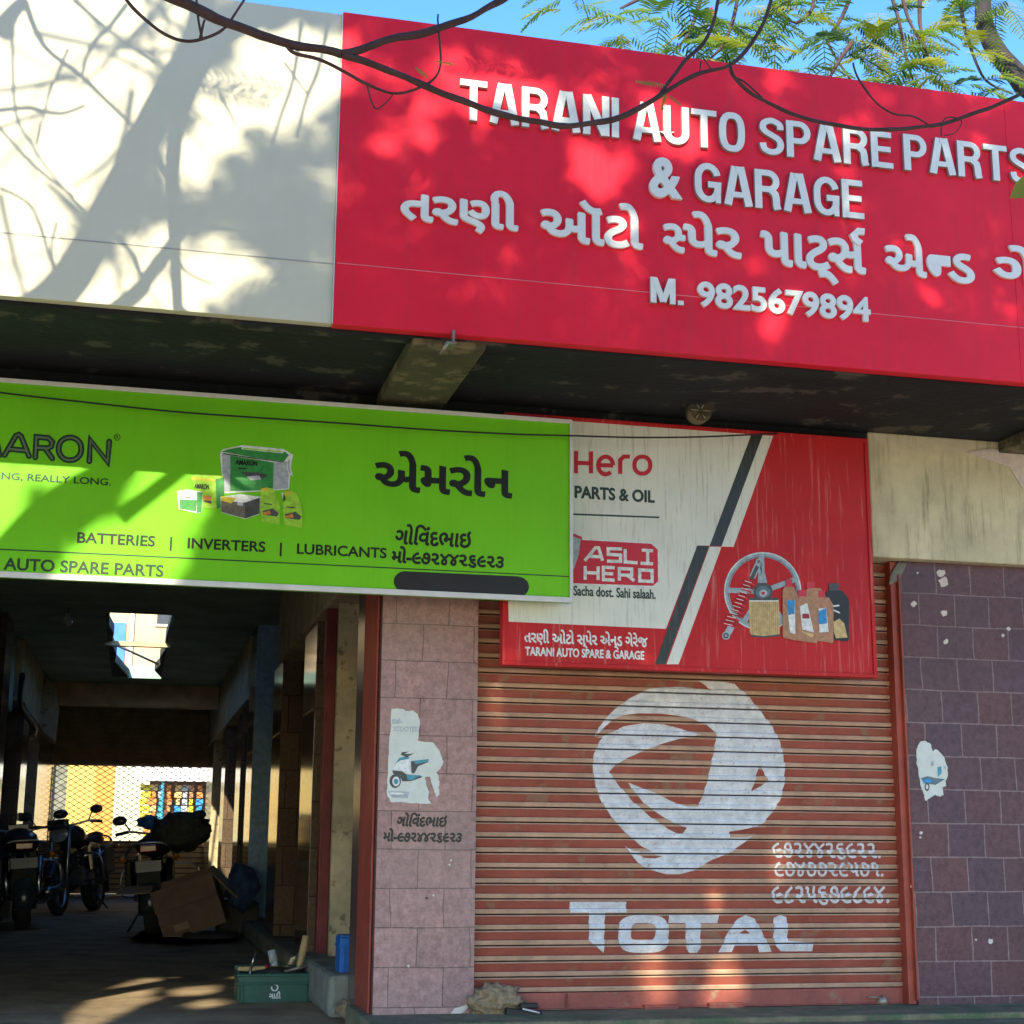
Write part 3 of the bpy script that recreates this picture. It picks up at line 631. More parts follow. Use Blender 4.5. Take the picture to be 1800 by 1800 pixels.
RA = [(140,500),(220,430),(300,350),(390,310),(520,295),(700,298),(850,315),(960,345),(1060,385),(1140,445),(1148,480),(1130,590),(1100,720),(1070,860),(1030,980),(1000,1050),(900,1050),(790,1010),(650,940),(520,890),(430,855),(480,930),(560,1020),(640,1085),(730,1140),(800,1185),(910,1225),(880,1270),(840,1272),(760,1235),(680,1180),(600,1125),(540,1070),(470,1010),(400,930),(340,860),(280,770),(330,712),(420,662),(560,598),(700,545),(870,495),(1020,470),(860,420),(720,385),(560,375),(400,400),(290,455),(225,483)]
RB = [(590,100),(700,50),(850,30),(1000,34),(1060,70),(1105,115),(1000,95),(850,80),(720,82)]
RC = [(1490,715),(1530,770),(1565,840),(1500,890),(1430,930),(1460,840)]
RD = [(1255,1255),(1350,1240),(1470,1215),(1560,1165),(1600,1180),(1470,1275),(1390,1300),(1255,1303)]
RE = [(480,1430),(560,1440),(640,1440),(705,1455),(650,1472),(570,1468)]
conform([E1(OUT)], m_shutter_white, 'painted_emblem', .0012)
for p in (RA, RB, RC, RD, RE): conform([E1(p)], m_slat, 'emblem_gap', .0018)
E2 = lambda L: [(980+x/3, 1460+y/3) for x, y in L]
oo = superring(452, 545, 133, 100, .6, 32); oi = superring(450, 533, 65, 45, .5, 32)
ring = [[oo[i], oo[(i+1) % 32], oi[(i+1) % 32], oi[i]] for i in range(32)]
Ls = [[(63,375),(360,375),(360,432),(63,432)], [(163,432),(248,432),(243,645),(165,580)], [(585,445),(848,445),(845,488),(585,488)], [(672,488),(752,488),(752,620),(735,645),(695,645),(677,620)],
      [(848,642),(900,530),(950,465),(990,445),(985,520),(955,543),(950,560),(930,605),(920,640)], [(990,445),(1040,465),(1080,540),(1130,640),(1065,642),(1050,605),(1015,543),(985,520)], [(930,605),(952,560),(955,543),(1015,543),(1030,570),(1050,605)],
      [(1140,460),(1170,445),(1205,455),(1212,480),(1212,580),(1345,590),(1345,637),(1180,637),(1150,610),(1138,570)]]
conform([E2(p) for p in Ls+ring], m_shutter_white, 'painted_name', .0012)
ex = []
def shut_text(s, xl, xr, xref, yt, yb, off=.016):
    v, f = text_geo(s, off); rect = fit_rect(xl, xr, xref, yt, yb, SY); x0 = min(p[0] for p in v); x1 = max(p[0] for p in v); z0 = min(p[1] for p in v); z1 = max(p[1] for p in v)
    ex.append(([(rect[0]+(p[0]-x0)/(x1-x0)*(rect[1]-rect[0]), SY, rect[2]+(p[1]-z0)/(z1-z0)*(rect[3]-rect[2])) for p in v], f))
shut_text('૯૭૨૪૪૨૬૯૨૨.', 1357, 1547, 1450, 1481, 1511); shut_text('૯૭૪૭૭૨૯૫૭૧.', 1360, 1553, 1450, 1515, 1541); shut_text('૯૮૨૫૬૭૯૮૯૪.', 1356, 1562, 1450, 1557, 1591)
for e_ in ex: conform([], m_shutter_white, 'painted_number', .0012, [e_])

# ================================================================== red and white parts board
HY = 6.985
hb = thing('parts_board', 'weathered red and white vehicle parts signboard above the shutter, partly behind the green board', 'signboard', PY(1210, 1180, HY))
hx0 = PY(884, 950, HY).x; hx1 = PY(1533, 980, HY).x; hz0 = PY(1200, 1180, HY).z; hz1 = PY(1200, 748, HY).z
b = MB(); b.box((hx0, HY, hz0), (hx1, HY+.055, hz1), m_hero_red); tpart(b, 'panel', hb, .004)
E3 = lambda L: [(1000+x/3.214, 700+y/3.214) for x, y in L]
b = MB()
for x0, x1, z0, z1 in ((hx0, hx1, hz0, hz0+.02), (hx0, hx1, hz1-.02, hz1), (hx0, hx0+.018, hz0+.02, hz1-.02), (hx1-.02, hx1, hz0+.02, hz1-.02)): b.box((x0, HY-.008, z0), (x1, HY-.0005, z1), m_hero_red)
tpart(b, 'frame', hb, .002)
b = MB(); b.pxpoly(E3([(-370,95),(0,125),(1035,193),(795,833),(725,832),(548,1303),(-340,1262)]), HY-.001, m_hero_white)
b.pxpoly(E3([(1100,192),(1160,197),(930,840),(862,838)]), HY-.001, m_hero_white); b.pxpoly(E3([(795,838),(862,840),(620,1503),(552,1503)]), HY-.001, m_hero_white); tpart(b, 'white_field', hb)
b = MB(); b.pxpoly(E3([(1035,192),(1100,194),(862,835),(795,835)]), HY-.0014, m_hero_black); b.pxpoly(E3([(725,832),(792,835),(545,1503),(487,1503)]), HY-.0014, m_hero_black); tpart(b, 'black_stripe', hb)
# maker's name in rounded red letters
b = MB()
def hribs(mb, L, w, Y, mt):
    for i, (pts, cl) in enumerate(L):
        A, B = ribbon2d(pts, w, cl); n = len(A)
        for k in range(n if cl else n-1):
            j = (k+1) % n; mb.poly([PY(p[0], p[1], Y-.0001*i) for p in (A[k], A[j], B[j], B[k])], mt)
q = lambda L: E3(L)
hribs(b, [(q([(40,298),(40,425)]), 0), (q([(125,300),(125,425)]), 0), (q([(40,365),(125,368)]), 0),
          (q(arc(208, 380, 42, -50, 0, 312, 16)), 0), (q([(165,378),(250,380)]), 0), (q([(290,428),(290,350),(310,330),(345,330)]), 0), (q(superring(415, 378, 45, 48, .9, 24)), 1)], 7.5, HY-.0016, m_hero_ink); tpart(b, 'lettering', hb)
b = MB(); put_text(b, 'GENUINE PARTS & OIL', fit_rect(893, 1150, 1120, 861, 882, HY), HY-.0018, m_line_ink, .012, .0022)
put_text(b, 'Sacha dost. Sahi salaah.', fit_rect(1008, 1152, 1080, 1033, 1050, HY), HY-.0018, m_line_ink, .008, .0012)
a = PY(890, 900, HY); c = PY(1160, 911, HY); b.poly([PY(890, 901, HY-.0016), PY(1159, 911, HY-.0016), PY(1159, 908, HY-.0016), PY(890, 898, HY-.0016)], m_line_ink); tpart(b, 'lettering', hb)
b = MB(); rr_ = lambda x0, y0, x1, y1, r: [(x1-r, y0), (x1, y0+r), (x1, y1-r), (x1-r, y1), (x0, y1), (x0, y0)]
b.pxpoly(E3([(10,790),(470,815),(510,850),(512,1040),(480,1068),(10,1052)]), HY-.0015, m_p_white); b.pxpoly(E3([(10,797),(465,822),(502,855),(504,1035),(475,1060),(10,1045)]), HY-.0019, m_hero_ink)
b.pxpoly(E3([(-60,770),(30,765),(75,785),(65,880),(40,970),(10,1010),(-60,1040)]), HY-.0022, m_hero_ink); b.pxpoly(E3([(-60,785),(25,780),(66,796),(56,880),(30,960),(-60,1020)]), HY-.0025, m_p_grey)
hribs(b, [(q([(90,918),(150,845),(168,845),(190,918)]), 0), (q([(120,893),(180,896)]), 0), (q([(300,852),(222,850),(222,882),(292,886),(292,922),(215,920)]), 0), (q([(318,852),(318,925),(388,930)]), 0), (q([(412,858),(475,862)]), 0), (q([(445,860),(445,930)]), 0), (q([(405,932),(475,936)]), 0),
          (q([(92,948),(92,1025)]), 0), (q([(165,950),(165,1027)]), 0), (q([(92,985),(165,988)]), 0), (q([(258,958),(195,955),(195,1025),(258,1028)]), 0), (q([(195,990),(250,992)]), 0), (q([(285,1030),(285,962),(355,965),(355,1000),(285,998)]), 0), (q([(330,1000),(370,1032)]), 0), (q([(400,970),(470,973),(470,1035),(400,1032)]), 1)], 5.6, HY-.0028, m_p_white); tpart(b, 'badge', hb)
b = MB(); put_text(b, 'તરણી ઓટો સ્પેર એન્ડ ગેરેજ', fit_rect(922, 1138, 1030, 1109, 1140, HY), HY-.0018, m_p_white, .012, .0012)
put_text(b, 'TARANI AUTO SPARE & GARAGE', fit_rect(923, 1132, 1030, 1141, 1156, HY), HY-.0018, m_p_white, .012, .0012); tpart(b, 'lettering', hb)
# printed parts picture
E4 = lambda L: [(1250+x/6.923, 940+y/6.923) for x, y in L]
b = MB(); Y0 = HY-.0015
def pic(L, mt, k): b.pxpoly(E4(L), Y0-.0003*k, mt)
def picrib(L, w, mt, k, cl=0):
    A, B = ribbon2d(E4(L), w, cl); n = len(A)
    for i in range(n if cl else n-1): b.poly([PY(p[0], p[1], Y0-.0003*k) for p in (A[i], A[(i+1) % n], B[(i+1) % n], B[i])], mt)
whl = superring(628, 690, 440, 448, 1, 40)
picrib(whl, 9.5, m_p_steel, 1, 1); picrib(superring(628, 690, 462, 470, 1, 40), 1.6, m_p_white, 2, 1); picrib(superring(628, 690, 418, 425, 1, 40), 1.4, m_p_dsteel, 2, 1)
for an in (92, 20, 178, 238, 305): picrib([(628+90*math.cos(R(an)), 690-90*math.sin(R(an))), (628+430*math.cos(R(an)), 690-440*math.sin(R(an)))], 9, m_p_steel, 3)
for an in (112, 72): picrib([(628+110*math.cos(R(an)), 690-110*math.sin(R(an))), (600, 330)], 6, m_p_steel, 4)
pic(superring(632, 690, 118, 105, 1, 24), m_p_dgrey, 5); pic(superring(632, 700, 90, 78, 1, 24), m_p_dsteel, 6); pic(superring(635, 712, 50, 45, 1, 16), m_p_grey, 7); pic(superring(635, 712, 22, 20, 1, 12), m_hero_ink, 8)
pic([(460,790),(825,790),(835,1200),(820,1225),(640,1240),(490,1222),(470,1190)], m_p_gold, 7)
for k in range(14): x = 495+k*24; pic([(x, 800), (x+7, 800), (x+8, 1218), (x+1, 1218)], m_p_golddk, 8)
pic([(465,765),(820,765),(815,800),(470,800)], m_p_dgrey, 9); pic([(470,798),(815,798),(812,812),(474,812)], m_p_white, 10); pic([(480,1215),(640,1232),(850,1210),(830,1235),(640,1252),(490,1240)], m_p_dgrey, 9)
picrib([(580,335),(500,520)], 11, m_p_grey, 11); picrib([(565,380),(490,540)], 6.5, m_p_dgrey, 12); pic(superring(580, 325, 38, 38, 1, 16), m_p_grey, 13); pic(superring(580, 325, 20, 20, 1, 14), m_p_dsteel, 14)
for k in range(13):
    cx, cy = 470-20*k, 590+43*k; r_ = 62+2*(k > 8)*6
    picrib([(cx-r_, cy-24), (cx+r_*.4, cy+4), (cx+r_, cy+30)], 3.4, m_p_dred if k % 2 else m_hero_ink, 15+k % 2); picrib([(cx-r_, cy-29), (cx+r_*.4, cy-4)], 1.0, m_p_white, 17)
picrib([(250,1110),(200,1200)], 12, m_p_grey, 14); pic(superring(182, 1228, 48, 50, 1, 18), m_p_grey, 15); pic(superring(182, 1228, 34, 36, 1, 18), m_p_dgrey, 16); pic(superring(182, 1228, 16, 16, 1, 12), m_p_grey, 17)
def bottle(x0, y0, x1, y1, body, cap, lab, k, capx):
    w = x1-x0; h = y1-y0
    pic([(x0, y0+.16*h), (x0+.12*w, y0+.1*h), (x0+.72*w, y0+.1*h), (x0+.97*w, y0+.24*h), (x1, y0+.34*h), (x1-.01*w, y1-.03*h), (x1-.06*w, y1), (x0+.05*w, y1-.05*h), (x0+.01*w, y1-.1*h)], body, k)
    pic([(x0+capx*w, y0-.03*h), (x0+(capx+.4)*w, y0-.03*h), (x0+(capx+.4)*w, y0+.1*h), (x0+capx*w, y0+.1*h)], cap, k+1)
    pic(lab, m_p_white, k+1)
bottle(870, 560, 1060, 1290, m_p_tan, m_hero_ink, [(920,800),(1020,790),(1025,1210),(960,1190)], 18, .2); pic([(920,800),(1020,790),(1015,960),(940,980)], m_p_blue, 20)
bottle(1150, 590, 1400, 1180, m_p_tan, m_hero_ink, [(1200,900),(1210,900),(1210,910),(1200,910)], 17, .05)
bottle(1290, 700, 1490, 1320, m_p_tan, m_hero_ink, [(1310,900),(1400,890),(1430,1180),(1320,1190)], 20, .08); pic([(1305,930),(1400,890),(1410,1080),(1310,1090)], m_p_blue, 22)
bottle(1390, 610, 1680, 1300, m_black, m_p_dgrey, [(1480,860),(1560,850),(1560,870),(1480,880)], 18, .16); pic([(1490,1060),(1560,1020),(1620,1080),(1660,1250),(1520,1260),(1495,1180)], m_p_gold, 20); pic([(1480,900),(1565,940),(1570,960),(1480,925)], m_p_white, 20)
bottle(1045, 690, 1300, 1320, m_p_tan, m_hero_ink, [(1080,870),(1170,830),(1250,1190),(1110,1150)], 23, .05); pic([(1110,960),(1190,960),(1200,1020),(1110,1020)], m_p_dred, 25); pic([(1100,1170),(1255,1210),(1230,1250),(1110,1190)], m_p_gold, 25)
tpart(b, 'printed_picture', hb)

# ================================================================== green board
GY = 6.88
gb = thing('green_board', 'long bright green battery dealer signboard hung across the passage mouth under the canopy', 'signboard', PY(500, 1050, GY))
gx1 = PY(1005, 900, GY).x; gz0 = PY(500, 1036, GY).z; gz1 = PY(500, 703, GY).z; gx0 = -2.2
b = MB(); b.box((gx0, GY, gz0), (gx1, GY+.05, gz1), m_green); tpart(b, 'panel', gb, .003)
b = MB()
for x0, x1, z0, z1 in ((gx0, gx1, gz0-.004, gz0+.022), (gx0, gx1, gz1-.016, gz1+.004), (gx1-.012, gx1+.004, gz0+.022, gz1-.016)): b.box((x0, GY-.012, z0), (x1, GY-.0005, z1), m_alu)
tpart(b, 'frame', gb, .002)
b = MB()
def gribs(L, w, mt, dy):
    for i, (pts, cl) in enumerate(L):
        A, B = ribbon2d(pts, w, cl); n = len(A)
        for k in range(n if cl else n-1):
            j = (k+1) % n; b.poly([PY(p[0], p[1], GY-dy-.0001*i) for p in (A[k], A[j], B[j], B[k])], mt)
        if not cl:
            for e in (pts[0], pts[-1]): b.poly([PY(e[0]+w/2*math.cos(2*math.pi*t/10), e[1]+w/2*math.sin(2*math.pi*t/10), GY-dy-.0001*i-.00003) for t in range(10)], mt)
AM = [([(-44,797),(-36,762),(-22,790),(-7,766),(-1,800)], 0), ([(8,800),(28,766),(33,764),(37,767),(51,802)], 0), ([(14,789),(45,792)], 0), ([(62,804),(64,768),(85,770),(92,777),(90,785),(84,788),(66,787)], 0), ([(80,789),(92,806)], 0), (superring(123, 789, 20, 20, .95, 28), 1), ([(157,811),(159,774),(189,812),(192,776)], 0)]
gribs(AM, 10.5, m_green_ink, .001); gribs(AM, 2.6, m_inline, .0022); gribs(AM, 1.1, m_green_ink, .0032)
gribs([(superring(206, 768.5, 5, 5.5, 1, 20), 1)], 1.2, m_green_ink, .001)
put_text(b, 'R', fit_rect(203.5, 209, 206, 765.5, 771.5, GY), GY-.001, m_green_ink, .01)
tpart(b, 'lettering', gb)
b = MB(); put_text(b, 'LASTS LONG, REALLY LONG.', fit_rect(-96, 195, 100, 836, 850, GY), GY-.001, m_green_ink, .006, .0006)
put_text(b, 'BATTERIES   |   INVERTERS   |   LUBRICANTS', fit_rect(135, 679, 400, 949, 973, GY), GY-.001, m_green_ink2, .01, .001)
put_text(b, 'TARANI AUTO SPARE PARTS', fit_rect(-118, 287, 150, 987, 1008, GY), GY-.001, m_green_ink, .012, .001)
b.poly([PY(x, y, GY-.0008) for x, y in ((-150, 957), (1002, 1012.5), (1002, 1014.5), (-150, 959.5))], m_green_ink); tpart(b, 'lettering', gb)
b = MB(); put_text(b, 'એમરોન', fit_rect(658, 901, 720, 793, 866, GY), GY-.001, m_green_ink2, .03)
tpart(b, 'lettering', gb)
b = MB(); put_text(b, 'ગોિવંદભાઇ', fit_rect(693, 826, 760, 924, 960, GY), GY-.001, m_green_ink2, .016, .0016, .12)
put_text(b, 'મો-૯૭૨૪૪૨૬૯૨૩', fit_rect(688, 884, 790, 965, 996, GY), GY-.001, m_green_ink2, .016, .002, .08); tpart(b, 'painted_phone_number', gb)
b = MB(); pts = [(712, 1004)]+[(910, 1013)]+[(910+20*math.cos(R(a)), 1031.5+18*math.sin(R(a))) for a in range(-70, 80, 18)]+[(910, 1049.5), (712, 1040)]+[(711+19*math.cos(R(a)), 1022+18*math.sin(R(a))) for a in range(100, 265, 18)]
b.pxpoly(pts, GY-.0012, m_black); tpart(b, 'painted_out_patch', gb)
# product picture: cases, boxes and oil cans
E5 = lambda L: [(300+x/6.923, 700+y/6.923) for x, y in L]
b = MB(); Y0 = GY-.001
def gp(L, mt, k): b.pxpoly(E5(L), Y0-.0003*k, mt)
gp([(600,660),(640,620),(880,570),(1380,620),(1490,690),(1470,780),(1440,1110),(640,1160)], m_p_white, 0)
gp([(625,675),(725,695),(725,1140),(640,1130)], m_p_grey, 1); gp([(725,695),(1255,780),(1245,1120),(725,1130)], m_p_mgreen, 1); gp([(1255,780),(1440,770),(1430,1100),(1245,1110)], m_p_grey, 1)
gp([(620,650),(700,620),(880,590),(1380,640),(1440,690),(1380,770),(1000,720)], m_p_mgreen, 2); gp([(870,590),(1400,635),(1360,670),(860,620)], m_p_white, 3); gp([(880,600),(1370,645),(1350,660),(880,618)], m_p_lgreen, 4); gp([(640,665),(1000,722),(1380,772),(1380,782),(1000,735),(640,680)], m_green_ink, 4)
gp([(1410,740),(1460,700),(1465,850),(1490,950),(1440,920),(1410,850),(1415,770)], m_p_white, 2); gp([(1425,770),(1450,740),(1448,850),(1475,935),(1440,905),(1422,850)], m_p_grey, 3)
gp([(830,890),(940,900),(1050,900),(1170,930),(1160,960),(1080,1000),(950,985),(900,930)], m_p_dgrey, 2); gp([(920,950),(1080,940),(1100,990),(980,1000)], m_p_grey, 3); gp([(820,840),(920,850),(920,870),(820,860)], m_green_ink, 2)
gp([(250,955),(310,920),(650,945),(650,1310),(560,1350),(390,1330),(300,1100)], m_p_lgreen, 5); gp([(545,985),(650,960),(650,1310),(560,1345)], m_p_mgreen, 6); gp([(250,965),(545,985),(545,1010),(260,990)], m_p_yellow, 6); gp([(390,1180),(495,1190),(495,1290),(400,1260)], m_p_orange, 6); gp([(400,1240),(495,1250),(495,1285),(405,1262)], m_p_dgrey, 7)
gp([(80,1130),(200,1110),(390,1140),(380,1390),(330,1400),(100,1350)], m_p_white, 8); gp([(110,1230),(320,1240),(310,1380),(110,1345)], m_p_mgreen, 9); gp([(320,1140),(388,1145),(376,1388),(318,1396)], m_p_mgreen, 9); gp([(150,1195),(250,1205),(250,1218),(150,1208)], m_p_dgrey, 9)
gp([(605,1200),(850,1165),(1090,1200),(1085,1410),(910,1470),(615,1390)], m_p_white, 8); gp([(612,1245),(900,1270),(1085,1210),(1082,1405),(910,1465),(615,1385)], m_p_amber, 9); gp([(612,1190),(800,1215),(740,1280),(615,1245)], m_p_yellow, 10); gp([(900,1270),(1085,1212),(1082,1405),(910,1463)], m_p_dgrey, 10); gp([(810,1265),(880,1270),(880,1310),(810,1300)], m_p_grey, 11)
for x0, k in ((1095, 9), (1370, 12)):
    d = 0 if x0 == 1095 else 40
    gp([(x0, 1110+d), (x0+60, 1085+d), (x0+150, 1100+d), (x0+190, 1180+d), (x0+235, 1330+d), (x0+230, 1540+d), (x0+10, 1500+d), (x0-5, 1300+d)], m_p_lgreen, k); gp([(x0+8, 1100+d), (x0+85, 1085+d), (x0+90, 1130+d), (x0+12, 1140+d)], m_p_yellow, k+1); gp([(x0+20, 1370+d), (x0+150, 1340+d), (x0+220, 1400+d), (x0+200, 1440+d), (x0+30, 1420+d)], m_p_dgrey, k+1); gp([(x0+25, 1390+d), (x0+110, 1365+d), (x0+130, 1410+d), (x0+40, 1420+d)], m_p_orange, k+2); gp([(x0+40, 1275+d), (x0+140, 1285+d), (x0+140, 1300+d), (x0+40, 1290+d)], m_p_dgrey, k+1)
gp([(1345,1150),(1385,1150),(1400,1240),(1370,1250)], m_p_white, 12)
v = PY(409, 807, GY); put_text(b, 'AMARON', fit_rect(414, 452, 430, 809, 818, GY), GY-.0025, m_green_ink2, .015, .0008); put_text(b, 'AMARON', fit_rect(342, 367, 355, 851, 860, GY), GY-.0042, m_green_ink, .015, .0006)
tpart(b, 'printed_picture', gb)
# cable drooping in front of the boards
b = MB(); cp = [(-260, 655), (0, 690), (150, 707), (300, 723), (450, 734), (600, 744), (750, 755), (900, 763), (1010, 766), (1120, 769), (1230, 768), (1300, 765), (1366, 762)]
pts = catmull([PY(x, y, GY-.05) for x, y in cp[:-1]]+[PY(1366, 762, 6.97)], 4); b.tube(pts, .0042, m_black, 6)
tag(b.build('cable'), 'thin black cable sagging across the top of the green and red signboards', 'cable')
# round lamp holder under the canopy
lh = thing('lamp_holder', 'dusty round lamp holder under the dark canopy above the red and white board', 'lamp', PY(1230, 722, 6.82))
c0 = PY(1230, 722, 6.82); T = Matrix.Translation(c0) @ Matrix.Rotation(R(90), 4, 'X')
b = MB(); b.lathe([(.0, -.045), (.06, -.045), (.062, .0), (.055, .012), (.05, .004), (.0, .004)], m_conc2, T, 24); tpart(b, 'housing', lh)
b = MB()
for k in range(6): a = 2*math.pi*k/6; b.tube([c0+Vector((.012*math.cos(a), -.008, .012*math.sin(a))), c0+Vector((.05*math.cos(a), -.012, .05*math.sin(a)))], .004, m_steel, 5)
tpart(b, 'guard', lh)

# ================================================================== posters and hand lettering on the pillars
pw_ = thing('torn_poster', 'torn pale poster with a blue scooter picture on the mauve tiled pillar', 'poster', PY(725, 1412, TY-.002))
E6 = lambda L: [(660+x/6.923, 1240+y/6.923) for x, y in L]
b = MB(); q = E6([(190,45),(260,38),(350,45),(365,70),(440,60),(500,90),(545,170),(520,430),(600,445),(700,450),(770,540),(800,620),(825,690),(800,760),(740,820),(770,860),(780,960),(770,1000),(785,1080),(740,1110),(700,1000),(660,870),(600,870),(620,960),(650,1060),(640,1130),(680,1195),(500,1190),(300,1180),(195,1175),(140,1090),(145,930),(150,700),(170,440),(190,240)])
b.prism([PY(x, y, TY-.0022) for x, y in ragged(q, .9)], .0012, m_paper); tpart(b, 'paper', pw_)
b = MB()
def sc(L, mt, k=0): b.pxpoly(E6(L), TY-.0026-.0003*k, mt)
sc([(200,170),(300,160),(340,215),(205,225)], m_p_grey); sc(superring(240, 920, 70, 85, 1, 20), m_p_dgrey, 1); sc(superring(250, 925, 45, 58, 1, 18), m_p_white, 2); sc(superring(250, 925, 28, 36, 1, 14), m_p_teal, 3)
sc([(205,790),(320,800),(380,840),(520,850),(580,870),(440,920),(330,925),(290,860),(215,830)], m_p_dgrey); sc([(380,845),(560,850),(450,905),(390,905)], m_p_teal, 2)
sc([(200,780),(300,660),(400,640),(440,660),(430,770),(440,840),(330,800)], m_p_white, 3); sc([(240,710),(290,640),(400,610),(410,650),(300,670)], m_p_teal, 4); sc([(310,600),(320,570),(410,560),(350,590),(430,590),(470,575),(440,600),(380,630)], m_p_dgrey, 5)
sc([(430,680),(650,655),(640,690),(520,740),(470,830),(440,820)], m_p_dgrey, 4); sc([(450,675),(650,652),(640,680),(500,715)], m_p_teal, 5); sc([(150,1040),(420,1050),(390,1130),(200,1120)], m_p_grey, 1); sc([(180,1060),(350,1065),(345,1085),(185,1080)], m_p_white, 2)
put_text(b, 'NEW', fit_rect(691, 707, 700, 1264, 1271, TY), TY-.0034, m_p_white, .015); put_text(b, 'SCOOTER', fit_rect(691, 735, 710, 1277, 1286, TY), TY-.003, m_p_grey, .02)
tpart(b, 'printed_picture', pw_)
pw2 = thing('torn_poster', 'small torn scrap of pale poster with a blue scooter on the dark purple tiles', 'poster', PY(1640, 1405, TY-.002))
E7 = lambda L: [(1300+x/2.904, 1180+y/2.904) for x, y in L]
b = MB(); b.prism([PY(x, y, TY-.0022) for x, y in ragged(E7([(920,360),(945,355),(975,370),(985,410),(1000,395),(1040,430),(1060,480),(1065,530),(1050,560),(1055,585),(1035,590),(1040,630),(1020,640),(1000,630),(975,645),(950,662),(940,625),(925,580),(915,520),(905,470),(903,400)]), .8)], .0012, m_paper); tpart(b, 'paper', pw2)
for k, (L, mt) in enumerate((([(925,545),(960,535),(1000,545),(1050,550),(1000,580),(940,572)], m_p_dsteel), ([(930,555),(970,550),(990,565),(940,570)], m_p_blue), (superring(957, 590, 13, 22, 1, 14), m_p_dgrey), (superring(957, 590, 7, 12, 1, 12), m_p_white), ([(1010,490),(1030,485),(1032,520),(1012,540)], m_p_teal), ([(975,465),(990,455),(992,480),(978,485)], m_p_grey), ([(1040,480),(1055,490),(1050,505)], m_p_grey))):
    b = MB(); b.pxpoly(E7(L), TY-.0026-.0003*k, mt); tpart(b, 'printed_patch', pw2)
b = MB(); put_text(b, 'ગોિવંદભાઇ', fit_rect(696, 783, 740, 1429, 1453, TY), TY-.0012, m_green_ink2, .016, .0018, .2); put_text(b, 'મો-૯૭૨૪૪૨૬૯૨૩', fit_rect(673, 810, 740, 1457, 1481, TY), TY-.0012, m_green_ink2, .016, .0018, .12)
bpart(b, 'painted_lettering')
